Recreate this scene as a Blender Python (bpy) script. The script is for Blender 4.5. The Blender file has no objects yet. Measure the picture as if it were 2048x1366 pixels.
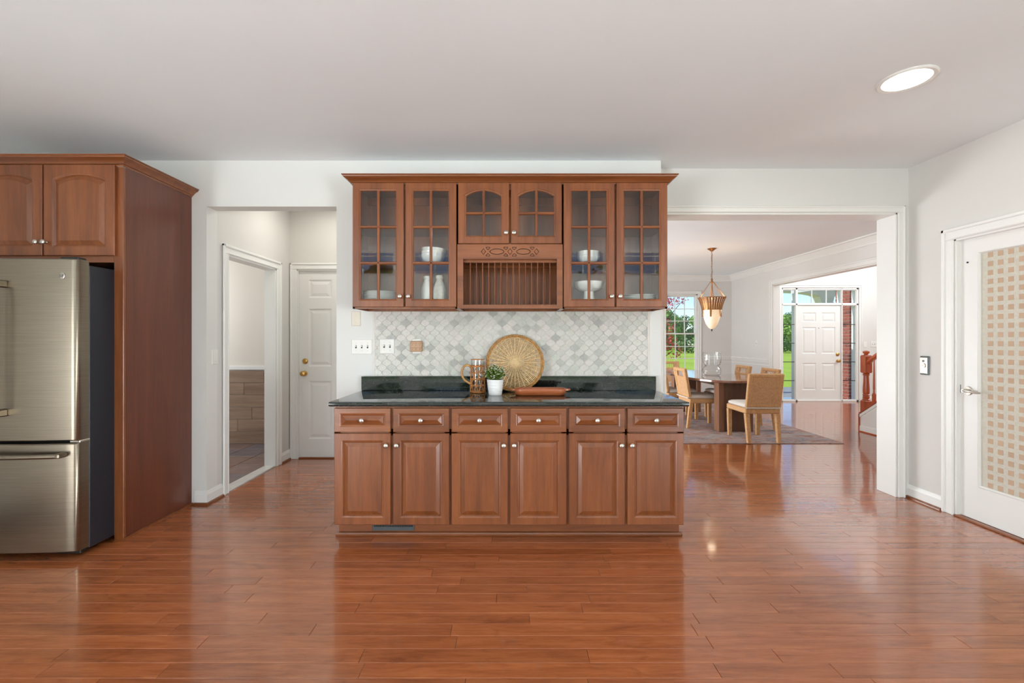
import bpy, bmesh, math, random
from mathutils import Vector, Matrix
random.seed(7)
PI = math.pi
S = bpy.context.scene
COL = S.collection

# ------------------------------------------------------------------ camera
F = 890.0                      # focal length in pixels of the 2048 x 1366 frame
CAMZ = 1.32
cam_d = bpy.data.cameras.new('camera'); cam = bpy.data.objects.new('camera', cam_d); COL.objects.link(cam)
cam.location = (0, 0, CAMZ); cam.rotation_euler = (PI/2, 0, 0)
cam_d.sensor_width = 36; cam_d.lens = F/2048*36
cam_d.shift_x = 6/2048; cam_d.shift_y = -5/2048
cam_d.clip_start = 0.05; cam_d.clip_end = 400
S.camera = cam
# ------------------------------------------------------------------ world, sun, area lights, exposure
W = bpy.data.worlds.new('sky'); S.world = W; W.use_nodes = True
_n = W.node_tree.nodes; _l = W.node_tree.links
_sky = _n.new('ShaderNodeTexSky'); _sky.sky_type = 'NISHITA'; _sky.sun_disc = False
_sky.sun_elevation = math.radians(48); _sky.sun_rotation = math.radians(258)
_sky.air_density = 1.0; _sky.dust_density = 0.15; _sky.ozone_density = 2.5
_mx = _n.new('ShaderNodeMix'); _mx.data_type = 'RGBA'; _mx.blend_type = 'MULTIPLY'; _mx.inputs['Factor'].default_value = 1; _mx.inputs['B'].default_value = (.82, .93, 1.1, 1)
_l.new(_sky.outputs[0], _mx.inputs['A']); _l.new(_mx.outputs['Result'], _n['Background'].inputs[0]); _n['Background'].inputs[1].default_value = 0.19
sun_d = bpy.data.lights.new('sun', 'SUN'); sun = bpy.data.objects.new('sun', sun_d); COL.objects.link(sun)
sun_d.energy = 3.6; sun_d.angle = 0.01; sun_d.color = (1, .95, .87)
sun.location = (-40, 7, 40)
sun.rotation_euler = Vector((0.80, -0.13, -0.65)).to_track_quat('-Z', 'Y').to_euler()

def area(name, loc, direction, sx, sy, power, color=(1, 1, 1)):
    d = bpy.data.lights.new(name, 'AREA'); o = bpy.data.objects.new(name, d); COL.objects.link(o)
    d.shape = 'RECTANGLE'; d.size = sx; d.size_y = sy; d.energy = power; d.color = color
    o.location = loc; o.rotation_euler = Vector(direction).to_track_quat('-Z', 'Z').to_euler()
    return o
# fill lights added in front of windowless side walls to brighten rooms and ceilings
area('fill_great_room_left', (-4.98, -3.2, 1.4), (1, .35, .95), 4.2, 2.6, 800, (.89, .95, 1))
area('fill_great_room_right', (4.98, -3.2, 1.4), (-1, .35, .95), 4.2, 2.6, 800, (.89, .95, 1))
area('fill_dining_side', (-1.02, 7.2, 1.3), (1, 0, .35), 4.4, 2.2, 430, (.90, .965, 1))
area('fill_foyer_side', (8.55, 6.8, 3.2), (-1, 0, -.1), 3.4, 3.0, 300, (.92, .97, 1))
area('fill_bath', (-4.5, 4.6, 1.9), (1, .3, .1), 1.2, 1.0, 22, (1, .97, .93))
S.view_settings.view_transform = 'Standard'
S.view_settings.look = 'None'
S.view_settings.gamma = 1
S.view_settings.use_curve_mapping = False
S.view_settings.exposure = 0.05
S.cycles.max_bounces = 10; S.cycles.diffuse_bounces = 5; S.cycles.glossy_bounces = 5
S.cycles.transparent_max_bounces = 16; S.cycles.transmission_bounces = 6
S.cycles.sample_clamp_indirect = 6

# ------------------------------------------------------------------ materials
def lin(c):
    f = lambda u: u/12.92 if u <= .04045 else ((u+.055)/1.055)**2.4
    return tuple(f(v/255) for v in c) + (1,)
MATS = {}
class NT:
    def __init__(s, name):
        s.m = bpy.data.materials.new(name); s.m.use_nodes = True
        s.t = s.m.node_tree; s.b = s.t.nodes['Principled BSDF']; s.out = s.t.nodes['Material Output']
    def n(s, typ, **kw):
        x = s.t.nodes.new(typ)
        for k, v in kw.items(): setattr(x, k, v)
        return x
    def l(s, a, b): s.t.links.new(a, b)
    def setp(s, **kw):
        names = {'rough': 'Roughness', 'metal': 'Metallic', 'coat': 'Coat Weight', 'coatr': 'Coat Roughness', 'spec': 'Specular IOR Level', 'trans': 'Transmission Weight', 'ior': 'IOR', 'emit': 'Emission Strength'}
        for k, v in kw.items(): s.b.inputs[names[k]].default_value = v
    def bump(s, src, strength=.2, dist=.002):
        b = s.n('ShaderNodeBump'); b.inputs['Strength'].default_value = strength; b.inputs['Distance'].default_value = dist
        s.l(src, b.inputs['Height']); s.l(b.outputs[0], s.b.inputs['Normal']); return b
    def ramp(s, src, stops):
        r = s.n('ShaderNodeValToRGB'); e = r.color_ramp.elements
        while len(e) < len(stops): e.new(.5)
        for i, (p, c) in enumerate(stops):
            e[i].position = p; e[i].color = lin(c) if len(c) == 3 else c
        s.l(src, r.inputs[0]); return r.outputs[0]
    def noise(s, vec, scale, detail=4, rough=.55, dist=0):
        x = s.n('ShaderNodeTexNoise'); x.inputs['Scale'].default_value = scale; x.inputs['Detail'].default_value = detail
        x.inputs['Roughness'].default_value = rough; x.inputs['Distortion'].default_value = dist
        if vec is not None: s.l(vec, x.inputs['Vector'])
        return x.outputs['Fac']
    def mapv(s, vec, scale=(1, 1, 1), loc=(0, 0, 0), rot=(0, 0, 0)):
        x = s.n('ShaderNodeMapping'); x.inputs['Scale'].default_value = scale; x.inputs['Location'].default_value = loc; x.inputs['Rotation'].default_value = rot
        s.l(vec, x.inputs['Vector']); return x.outputs[0]
    def mix(s, a, b, fac, mode='MIX'):
        x = s.n('ShaderNodeMix', data_type='RGBA', blend_type=mode)
        for sock, v in ((x.inputs['Factor'], fac), (x.inputs['A'], a), (x.inputs['B'], b)):
            if isinstance(v, (int, float)): sock.default_value = v
            elif isinstance(v, tuple): sock.default_value = v if len(v) == 4 else lin(v)
            else: s.l(v, sock)
        return x.outputs['Result']
    def math(s, op, a, b=0.0):
        x = s.n('ShaderNodeMath', operation=op)
        for i, v in enumerate((a, b)):
            if isinstance(v, (int, float)): x.inputs[i].default_value = v
            else: s.l(v, x.inputs[i])
        return x.outputs[0]
    def pos(s): return s.n('ShaderNodeNewGeometry').outputs['Position']
    def rnd(s):
        a = s.n('ShaderNodeObjectInfo').outputs['Random']; b = s.n('ShaderNodeNewGeometry').outputs['Random Per Island']
        return s.math('FRACT', s.math('ADD', a, b))
    def col(s, v):
        if isinstance(v, tuple): s.b.inputs['Base Color'].default_value = lin(v) if len(v) == 3 else v
        else: s.l(v, s.b.inputs['Base Color'])

def plain(name, c, rough=.5, var=.04, scale=6, bump=0, bscale=200, **kw):
    if name in MATS: return MATS[name]
    t = NT(name); p = t.pos(); f = t.noise(p, scale, 3)
    c2 = tuple(max(0, v*(1-var)) for v in c)
    t.col(t.ramp(f, [(.3, c2), (.7, c)])); t.setp(rough=rough, **kw)
    if bump: t.bump(t.noise(p, bscale, 2), bump, .001)
    MATS[name] = t.m; return t.m

def wood(name, dark, mid, light, axis='z', rough=.3, coat=.3, scale=1.0, vary=.25, coatr=.12):
    t = NT(name); p = t.pos(); r = t.rnd()
    st = {'z': (14, 14, 1.1), 'x': (1.1, 14, 14), 'y': (14, 1.1, 14)}[axis]
    off = t.n('ShaderNodeCombineXYZ'); o = t.math('MULTIPLY', r, 37.0)
    for i in range(3): t.l(o, off.inputs[i])
    add = t.n('ShaderNodeVectorMath', operation='ADD'); t.l(p, add.inputs[0]); t.l(off.outputs[0], add.inputs[1])
    v = t.mapv(add.outputs[0], tuple(scale*a for a in st))
    n1 = t.noise(v, 1.3, 6, .6, .7); n2 = t.noise(v, 7, 5, .65, .2)
    big = t.noise(t.mapv(add.outputs[0], tuple(a*.22*scale for a in st)), 1.1, 3, .5, .4)
    f = t.math('ADD', t.math('MULTIPLY', n1, .5), t.math('ADD', t.math('MULTIPLY', n2, .2), t.math('MULTIPLY', big, .3)))
    c = t.ramp(f, [(.30, dark), (.50, mid), (.70, light)])
    hv = t.n('ShaderNodeHueSaturation'); t.l(c, hv.inputs['Color'])
    t.l(t.math('ADD', t.math('MULTIPLY', r, vary), 1-vary/2), hv.inputs['Value'])
    t.col(hv.outputs[0]); t.setp(rough=rough, coat=coat, coatr=coatr)
    t.bump(n2, .06, .001)
    MATS[name] = t.m; return t.m

wood('cherry', (90, 47, 22), (126, 70, 34), (150, 90, 48), 'z', .34, .3)
wood('cherry_h', (90, 47, 22), (126, 70, 34), (150, 90, 48), 'x', .34, .3)
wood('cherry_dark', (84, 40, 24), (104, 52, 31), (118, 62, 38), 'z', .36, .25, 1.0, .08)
wood('stair_wood', (140, 58, 28), (176, 82, 42), (196, 100, 56), 'z', .35, .3)
wood('table_wood', (96, 58, 42), (134, 88, 66), (162, 116, 92), 'y', .14, .9, 1, .25, .06)
wood('table_base_wood', (74, 48, 34), (98, 66, 48), (120, 84, 62), 'z', .5, 0)
wood('post_wood', (104, 66, 46), (142, 98, 70), (160, 116, 88), 'z', .45, .1)
wood('tray_wood', (132, 62, 30), (170, 92, 50), (192, 118, 72), 'x', .4, .2, 2)

wood('cherry_groove', (44, 20, 10), (58, 27, 14), (70, 34, 18), 'x', .5, 0)  # darker cherry tone for the faces of the carved grooves
def floor_mat():
    t = NT('floor_wood'); p = t.pos(); r = t.rnd()
    off = t.n('ShaderNodeCombineXYZ'); o = t.math('MULTIPLY', r, 53.0)
    for i in range(3): t.l(o, off.inputs[i])
    add = t.n('ShaderNodeVectorMath', operation='ADD'); t.l(p, add.inputs[0]); t.l(off.outputs[0], add.inputs[1])
    n1 = t.noise(t.mapv(add.outputs[0], (1.6, 16, 1)), 1.6, 6, .6, .6)
    n2 = t.noise(t.mapv(add.outputs[0], (5, 60, 1)), 3, 4, .6)
    knots = t.noise(t.mapv(add.outputs[0], (5, 11, 1)), 1.1, 5, .6, .8)
    c = t.ramp(t.math('ADD', t.math('MULTIPLY', n1, .7), t.math('MULTIPLY', n2, .3)), [(.28, (130, 68, 36)), (.5, (164, 93, 52)), (.72, (186, 113, 66))])
    c = t.mix(c, (118, 60, 32), t.ramp(knots, [(.58, (0, 0, 0, 1)), (.76, (.55, .55, .55, 1))]))
    hv = t.n('ShaderNodeHueSaturation'); t.l(c, hv.inputs['Color'])
    t.l(t.math('ADD', t.math('MULTIPLY', r, .26), .86), hv.inputs['Value']); t.col(hv.outputs[0])
    t.setp(rough=.24, coat=.8, coatr=.08, spec=.5)
    wave = t.noise(t.mapv(add.outputs[0], (2, 9, 1)), 1.2, 2)
    t.bump(wave, .014, .004)
    MATS['floor_wood'] = t.m
floor_mat()

plain('wall_white', (226, 226, 222), .75, .012, 2, .04, 350)
plain('wall_grey', (219, 217, 212), .75, .012, 2, .04, 350)
plain('wall_dining', (224, 222, 218), .75, .012, 2)
plain('wall_bath', (226, 220, 212), .75, .012, 2)
plain('ceiling_paint', (239, 244, 246), .85, .012, 1.5, .05, 300)
plain('trim_white', (236, 236, 232), .4, .01, 4)
plain('door_white', (234, 233, 229), .42, .012, 4)
plain('plate_white', (236, 234, 228), .4, .02, 10)
plain('plate_cream', (222, 214, 196), .4, .02, 10)
plain('adapter_tan', (196, 156, 120), .45, .04, 10)
plain('slot_black', (24, 22, 20), .6)
plain('porcelain', (240, 239, 234), .22, .015, 12, coat=.3)
plain('stoneware', (228, 224, 212), .4, .12, 45, .15, 120)
plain('pot_white', (240, 240, 238), .35, .01, 10)
plain('nickel', (206, 200, 190), .3, .03, 40, metal=1)
plain('brass', (214, 170, 96), .24, .05, 30, metal=1)
plain('bronze', (172, 122, 76), .4, .15, 30, metal=.75)
plain('fridge_dark', (32, 37, 46), .45, .08, 30)
plain('black_plastic', (18, 18, 20), .4)
plain('cushion', (222, 214, 204), .9, .05, 60, .2, 500)
plain('bounce_beige', (214, 208, 198), .95, .06, 60, .3, 400)
plain('concrete', (170, 172, 174), .8, .15, 5)
plain('porch_trim', (244, 232, 206), .6, .04, 6)
plain('mortar', (206, 198, 186), .9, .1, 20)
plain('came', (60, 58, 54), .5, .05, 20, metal=.5)
plain('vent_metal', (86, 92, 94), .45, .06, 20, metal=.4)
plain('marble', (222, 220, 216), .3, .06, 8)
plain('bark', (92, 72, 56), .9, .3, 6)
plain('flower_white', (240, 240, 232), .6, .02, 10)
plain('soil', (60, 44, 32), .95, .3, 40)

def steel():
    t = NT('steel'); v = t.mapv(t.pos(), (2, 2, 260)); f = t.noise(v, 2, 3)
    t.col(t.ramp(f, [(.3, (132, 122, 108)), (.7, (148, 138, 122))])); t.setp(metal=1, rough=.3)
    t.b.inputs['Anisotropic'].default_value = .4
    t.bump(f, .02, .0005); MATS['steel'] = t.m
steel()
def granite():
    t = NT('granite'); p = t.pos()
    vo = t.n('ShaderNodeTexVoronoi'); vo.inputs['Scale'].default_value = 210; t.l(p, vo.inputs['Vector'])
    n = t.noise(p, 120, 4, .7); n2 = t.noise(p, 14, 4)
    c = t.ramp(n, [(.42, (14, 18, 18)), (.6, (34, 42, 40)), (.72, (96, 100, 86))])
    c = t.mix(c, t.ramp(vo.outputs['Distance'], [(.02, (150, 150, 130)), (.14, (24, 28, 27))]), t.ramp(n2, [(.5, (0, 0, 0, 1)), (.75, (.5, .5, .5, 1))]))
    t.col(c); t.setp(rough=.05, spec=.6, coat=.2, coatr=.03); MATS['granite'] = t.m
granite()
def tile_pearl():
    t = NT('tile_pearl'); p = t.pos(); r = t.rnd()
    c = t.ramp(r, [(0, (200, 195, 184)), (.22, (208, 205, 197)), (.4, (188, 187, 178)), (.55, (212, 202, 194)), (.7, (192, 196, 180)), (.84, (162, 162, 154)), (.95, (134, 134, 128))])
    t.t.nodes[-1]
    for nd in t.t.nodes:
        if nd.type == 'VALTORGB': nd.color_ramp.interpolation = 'LINEAR'
    v = t.noise(p, 55, 5, .65, .6)
    c = t.mix(c, t.ramp(v, [(.3, (176, 172, 162)), (.5, (214, 212, 206)), (.7, (230, 228, 222))]), .38)
    t.col(c); t.setp(rough=.32, coat=.25, coatr=.15)
    t.bump(v, .08, .001); MATS['tile_pearl'] = t.m
tile_pearl()
plain('grout', (238, 232, 224), .8, .03, 30)
def slate():
    t = NT('slate'); p = t.pos(); r = t.rnd()
    n = t.noise(p, 7, 6, .6, 1)
    c = t.mix(t.ramp(r, [(.1, (128, 128, 138)), (.4, (150, 124, 112)), (.65, (120, 122, 134)), (.9, (156, 114, 96))]), t.ramp(n, [(.3, (90, 84, 88)), (.7, (156, 124, 108))]), .45)
    t.col(c); t.setp(rough=.45); t.bump(n, .3, .003); MATS['slate'] = t.m
slate()
wood('wood_tile', (128, 102, 84), (158, 130, 108), (182, 156, 134), 'x', .5, 0, .9, .35)
def rattan(name, c1, c2, c3, sx, sz):
    t = NT(name); tc = t.n('ShaderNodeTexCoord').outputs['Object']; p = t.pos()
    w1 = t.n('ShaderNodeTexWave', wave_type='BANDS', bands_direction='X'); w1.inputs['Scale'].default_value = sx; w1.inputs['Distortion'].default_value = .6
    w2 = t.n('ShaderNodeTexWave', wave_type='BANDS', bands_direction='Z'); w2.inputs['Scale'].default_value = sz; w2.inputs['Distortion'].default_value = .8
    t.l(tc, w1.inputs['Vector']); t.l(tc, w2.inputs['Vector'])
    h = t.math('MULTIPLY', t.math('ADD', w1.outputs['Fac'], .6), t.math('ADD', w2.outputs['Fac'], .6))
    n = t.noise(p, 40, 4)
    c = t.mix(t.ramp(h, [(.25, c1), (1.0, c2)]), t.ramp(n, [(.3, c1), (.7, c3)]), .45)
    t.col(c); t.setp(rough=.6); t.bump(h, .5, .0015); MATS[name] = t.m
rattan('rattan', (178, 124, 74), (212, 164, 112), (224, 182, 132), 55, 30)
rattan('rattan_panel', (174, 124, 78), (212, 166, 118), (220, 180, 134), 60, 60)
plain('wicker', (238, 200, 146), .6, .22, 60, .2, 300)
plain('wicker_light', (244, 212, 160), .6, .15, 60, .2, 300)
plain('wicker_rim', (212, 158, 94), .55, .25, 50, .2, 300)
plain('wicker_orange', (206, 134, 66), .5, .2, 50, .2, 300)
def rug_mat():
    t = NT('rug'); p = t.pos()
    n = t.noise(t.mapv(p, (3, 9, 1)), 1.4, 6, .7, 1.2); n2 = t.noise(t.mapv(p, (1, 2, 1)), 1.6, 4, .6, .8); n3 = t.noise(p, 90, 2)
    c = t.mix(t.ramp(n, [(.38, (78, 96, 120)), (.47, (176, 176, 176)), (.54, (176, 122, 98)), (.63, (92, 70, 72))]), t.ramp(n2, [(.38, (184, 182, 180)), (.5, (176, 128, 110)), (.62, (98, 112, 134))]), .4)
    c = t.mix(c, t.ramp(n3, [(.3, (90, 84, 84)), (.7, (196, 186, 178))]), .2)
    t.col(c); t.setp(rough=.95, spec=.1); t.bump(n3, .4, .004); MATS['rug'] = t.m
rug_mat()
def brick_mat():
    t = NT('brick'); r = t.rnd(); n = t.noise(t.pos(), 22, 5)
    c = t.mix(t.ramp(r, [(0, (150, 74, 58)), (.5, (172, 92, 74)), (.85, (132, 66, 56)), (1, (96, 62, 58))]), t.ramp(n, [(.3, (120, 62, 52)), (.7, (190, 112, 92))]), .35)
    t.col(c); t.setp(rough=.85); t.bump(n, .4, .004); MATS['brick'] = t.m
brick_mat()
def leaf(name, cs, tr=.3):
    t = NT(name); r = t.rnd()
    c = t.ramp(r, [(i/(len(cs)-1), c) for i, c in enumerate(cs)]); t.col(c); t.setp(rough=.6, spec=.2)
    MATS[name] = t.m
leaf('leaf_green', [(96, 134, 54), (136, 176, 70), (172, 204, 96), (110, 150, 62)])
leaf('leaf_dark', [(62, 98, 48), (90, 130, 62), (118, 156, 78)])
leaf('leaf_red', [(186, 48, 56), (222, 84, 84), (240, 128, 112), (200, 60, 74)])
leaf('plant_leaf', [(62, 90, 34), (98, 126, 48), (134, 156, 70), (76, 104, 40)])
def grass():
    t = NT('grass'); p = t.pos(); n = t.noise(t.mapv(p, (1, .35, 1)), .5, 6, .7); n2 = t.noise(p, 9, 3)
    c = t.mix(t.ramp(n, [(.3, (158, 188, 62)), (.6, (190, 214, 80)), (.8, (202, 210, 98))]), t.ramp(n2, [(.3, (146, 176, 54)), (.7, (206, 222, 94))]), .4)
    t.col(c); t.setp(rough=.95, spec=.1); MATS['grass'] = t.m
grass()
def glass(name, tint=(1, 1, 1), base=.05, rough=0.0, power=1.0):
    t = NT(name); t.t.nodes.remove(t.b)
    tr = t.n('ShaderNodeBsdfTransparent'); tr.inputs[0].default_value = tint + (1,)
    gl = t.n('ShaderNodeBsdfGlossy'); gl.inputs['Roughness'].default_value = rough
    lw = t.n('ShaderNodeLayerWeight'); lw.inputs[0].default_value = .12
    f = t.math('ADD', t.math('MULTIPLY', lw.outputs['Fresnel'], power), base)
    mx = t.n('ShaderNodeMixShader'); t.l(f, mx.inputs[0]); t.l(tr.outputs[0], mx.inputs[1]); t.l(gl.outputs[0], mx.inputs[2])
    t.l(mx.outputs[0], t.out.inputs[0]); MATS[name] = t.m
glass('cabinet_glass', (.95, .96, .95), .045)
glass('window_glass', (.96, .98, .98), .03)
glass('clear_glass', (.985, .99, .99), .03, .02, .55)
def frosted():
    t = NT('frosted'); n = t.noise(t.pos(), 60, 3)
    t.col(t.ramp(n, [(.3, (196, 192, 178)), (.7, (206, 202, 188))])); t.setp(rough=.65, spec=.25)
    MATS['frosted'] = t.m
    t = NT('clear_square'); n = t.noise(t.pos(), 5, 3)
    t.col(t.ramp(n, [(.3, (186, 158, 132)), (.7, (200, 172, 146))])); t.setp(rough=.6, spec=.2); MATS['clear_square'] = t.m
frosted()
def emis(name, c, strength, base=(240, 235, 225)):
    t = NT(name); n = t.noise(t.pos(), 14, 4)
    t.col(base); t.b.inputs['Emission Color'].default_value = lin(c); t.setp(emit=strength, rough=.4)
    if name == 'lamp_glass':
        cc = t.ramp(n, [(.3, (236, 176, 104)), (.7, (255, 222, 160))]); t.l(cc, t.b.inputs['Emission Color'])
    MATS[name] = t.m
emis('lamp_lens', (255, 246, 232), 9)
emis('lamp_glass', (255, 214, 150), .5)
emis('button_glow', (255, 170, 96), .5, (220, 150, 100))

# ------------------------------------------------------------------ mesh helpers
class MB:
    def __init__(s): s.v = []; s.f = []
    def add(s, vs, fs):
        k = len(s.v); s.v += [tuple(p) for p in vs]; s.f += [tuple(i+k for i in q) for q in fs]; return s
    def box(s, x0, x1, y0, y1, z0, z1, b=0.0):
        x0, x1 = min(x0, x1), max(x0, x1); y0, y1 = min(y0, y1), max(y0, y1); z0, z1 = min(z0, z1), max(z0, z1)
        if b <= 0:
            return s.add([(x0,y0,z0),(x1,y0,z0),(x1,y1,z0),(x0,y1,z0),(x0,y0,z1),(x1,y0,z1),(x1,y1,z1),(x0,y1,z1)],
                         [(3,2,1,0),(4,5,6,7),(0,1,5,4),(1,2,6,5),(2,3,7,6),(3,0,4,7)])
        b = min(b, (x1-x0)*.45, (y1-y0)*.45, (z1-z0)*.45)
        def ring(z, i): return [(x0+i,y0,z),(x1-i,y0,z),(x1,y0+i,z),(x1,y1-i,z),(x1-i,y1,z),(x0+i,y1,z),(x0,y1-i,z),(x0,y0+i,z)]
        def inner(z): return [(x0+b,y0+b,z),(x1-b,y0+b,z),(x1-b,y0+b,z),(x1-b,y1-b,z),(x1-b,y1-b,z),(x0+b,y1-b,z),(x0+b,y1-b,z),(x0+b,y0+b,z)]
        L = [ring(z0+b, b), ring(z1-b, b)]
        k = len(s.v)
        vs = L[0]+L[1]
        q = [(x0+b,y0+b),(x1-b,y0+b),(x1-b,y1-b),(x0+b,y1-b)]
        vs += [(x, y, z0) for x, y in q]+[(x, y, z1) for x, y in q]
        fs = [(i, (i+1) % 8, 8+(i+1) % 8, 8+i) for i in range(8)]
        fs += [(19, 18, 17, 16), (20, 21, 22, 23)]
        for a in range(4):
            i = 2*a; j = 2*a+1                # side edge a runs ring[i] -> ring[j]
            n1, n2 = a, (a+1) % 4
            fs.append((16+n1, 16+n2, j, i)); fs.append((8+i, 8+j, 20+n2, 20+n1))
            fs.append((16+n2, (j+1) % 8, j)); fs.append((8+j, 8+(j+1) % 8, 20+n2))
        return s.add(vs, fs)
    def loft(s, loops, cap0=True, cap1=True):
        n = len(loops[0]); k = len(s.v)
        for L in loops: s.v += [tuple(p) for p in L]
        for a in range(len(loops)-1):
            for i in range(n):
                j = (i+1) % n
                s.f.append((k+a*n+i, k+a*n+j, k+(a+1)*n+j, k+(a+1)*n+i))
        if cap0: s.f.append(tuple(k+i for i in reversed(range(n))))
        if cap1: s.f.append(tuple(k+(len(loops)-1)*n+i for i in range(n)))
        return s
    def lathe(s, prof, n=24, c=(0, 0, 0), cap=True):
        loops = [[(c[0]+r*math.cos(2*PI*i/n), c[1]+r*math.sin(2*PI*i/n), c[2]+z) for i in range(n)] for r, z in prof]
        return s.loft(loops, cap, cap)
    def lathe_y(s, prof, n=16, c=(0, 0, 0)):           # axis along y: profile (r, y)
        loops = [[(c[0]+r*math.cos(2*PI*i/n), c[1]+y, c[2]-r*math.sin(2*PI*i/n)) for i in range(n)] for r, y in prof]
        return s.loft(loops[::-1] if False else loops)
    def tube(s, path, r, n=8, closed=False, ell=1.0):
        P = [Vector(p) for p in path]; m = len(P); loops = []; up = Vector((.12, .25, 1)).normalized(); prev = None
        for i in range(m):
            if closed: t = P[(i+1) % m]-P[i-1]
            else: t = P[min(i+1, m-1)]-P[max(i-1, 0)]
            t.normalize()
            a = (prev - t*prev.dot(t)) if prev is not None else up - t*up.dot(t)
            if a.length < 1e-4: a = Vector((1, 0, 0)) - t*t.x
            a.normalize(); prev = a; b = t.cross(a)
            rr = r[i] if isinstance(r, (list, tuple)) else r
            loops.append([P[i]+a*rr*math.cos(2*PI*j/n)+b*rr*ell*math.sin(2*PI*j/n) for j in range(n)])
        if closed:
            loops.append(loops[0]); return s.loft(loops, False, False)
        return s.loft(loops)
    def prism(s, poly, a, b, axis='y'):                # extrude a 2D polygon from a to b along axis
        f = {'y': lambda u, w, d: (u, d, w), 'z': lambda u, w, d: (u, w, d), 'x': lambda u, w, d: (d, u, w)}[axis]
        return s.loft([[f(u, w, a) for u, w in poly], [f(u, w, b) for u, w in poly]])
    def xf(s, M):
        s.v = [tuple(M @ Vector(p)) for p in s.v]; return s
    def mesh(s, name):
        me = bpy.data.meshes.new(name); me.from_pydata(s.v, [], s.f); me.validate()
        bm = bmesh.new(); bm.from_mesh(me); bmesh.ops.recalc_face_normals(bm, faces=bm.faces); bm.to_mesh(me); bm.free()
        return me
    def build(s, name, mat, parent=None, loc=(0, 0, 0), rot=(0, 0, 0), smooth=None):
        return link(name, s.mesh(name), mat, parent, loc, rot, smooth)
def link(name, me, mat, parent=None, loc=(0, 0, 0), rot=(0, 0, 0), smooth=None):
    if mat is not None and not me.materials: me.materials.append(MATS[mat])
    if smooth is not None:
        bm = bmesh.new(); bm.from_mesh(me)
        for f in bm.faces: f.smooth = True
        for e in bm.edges:
            if len(e.link_faces) == 2 and e.calc_face_angle(0) > math.radians(smooth): e.smooth = False
        bm.to_mesh(me); bm.free()
    o = bpy.data.objects.new(name, me); COL.objects.link(o); o.parent = parent; o.location = loc; o.rotation_euler = rot
    return o
def tag(o, label=None, cat=None, group=None, kind=None):
    if label: o['label'] = label
    if cat: o['category'] = cat
    if group: o['group'] = group
    if kind: o['kind'] = kind
    return o
def thing(name, label, cat, loc=(0, 0, 0), rz=0, group=None):
    o = bpy.data.objects.new(name, None); COL.objects.link(o); o.location = loc; o.rotation_euler = (0, 0, rz)
    o.empty_display_size = .1
    return tag(o, label, cat, group)
def struct(o): o['kind'] = 'structure'; return o
def children(o): return [c for c in bpy.data.objects if c.parent == o]
def copy_tree(o, parent=None):
    c = o.copy(); COL.objects.link(c); c.parent = parent
    for ch in children(o): copy_tree(ch, c)
    return c

# ================================================================== the rooms
CEIL = 2.743; YB = 3.55; YR = 3.714; XR = 3.335
def cells(u0, u1, z0, z1, holes):
    us = sorted({u0, u1, *[min(max(h[0], u0), u1) for h in holes], *[min(max(h[1], u0), u1) for h in holes]})
    out = []
    for a, b in zip(us, us[1:]):
        if b-a < 1e-5: continue
        m = (a+b)/2; segs = [(z0, z1)]
        for h in holes:
            if h[0] < m < h[1]:
                n = []
                for s0, s1 in segs:
                    if h[2] > s0: n.append((s0, min(s1, h[2])))
                    if h[3] < s1: n.append((max(s0, h[3]), s1))
                segs = [q for q in n if q[1]-q[0] > 1e-5]
        out += [(a, b, q0, q1) for q0, q1 in segs]
    return out
def wall_y(name, y0, y1, x0, x1, z0, z1, mat, holes=()):      # wall across x, facing the camera
    m = MB()
    for a, b, c, d in cells(x0, x1, z0, z1, holes): m.box(a, b, y0, y1, c, d)
    return struct(m.build(name, mat))
def wall_x(name, x0, x1, y0, y1, z0, z1, mat, holes=()):
    m = MB()
    for a, b, c, d in cells(y0, y1, z0, z1, holes): m.box(x0, x1, a, b, c, d)
    return struct(m.build(name, mat))

# --- kitchen back wall with the hall opening, and the deeper part with the dining room opening
HX0, HX1, HZ = -2.413, -1.376, 2.377
m = MB()
for a, b, c, d in cells(-4.02, HX1, 0, CEIL, [(HX0, HX1, 0, HZ)]): m.box(a, b, YB, 3.68, c, d)
m.box(HX1, 1.213, YB, 3.90, 0, CEIL)
struct(m.build('wall_back', 'wall_white'))
OX0, OX1, OZ = 1.285, 3.25, 2.372
wall_y('wall_back_right', YR, 3.90, 1.213, 5.13, 0, CEIL, 'wall_white', [(OX0, OX1, 0, OZ)])
PD0, PD1, PDZ = 2.49, 3.33, 2.065                               # pantry door opening (along y)
wall_x('wall_right', XR, XR+.12, -.8, YR, 0, CEIL, 'wall_grey', [(PD0, PD1, 0, PDZ)])
wall_x('wall_left', -4.02, -3.9, -.8, YB, 0, CEIL, 'wall_white')
struct(MB().box(-4.02, 3.6, -.8, 3.91, CEIL, CEIL+.12).build('ceiling', 'ceiling_paint'))
# --- side hall
wall_x('wall_hall_left', HX0-.115, HX0, 3.68, 5.6, 0, 2.9, 'wall_grey', [(3.815, 4.61, 0, 2.045)])
wall_y('wall_hall_end', 4.9, 5.02, HX0, -1.2, 0, 2.9, 'wall_grey', [(-2.335, -1.49, 0, 2.085)])
wall_x('wall_hall_right', -1.32, -1.2, 3.68, 4.9, 0, 2.9, 'wall_grey')
struct(MB().box(-4.7, -1.2, 3.68, 6.2, 2.78, 2.9).build('ceiling_hall', 'ceiling_paint'))
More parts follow.
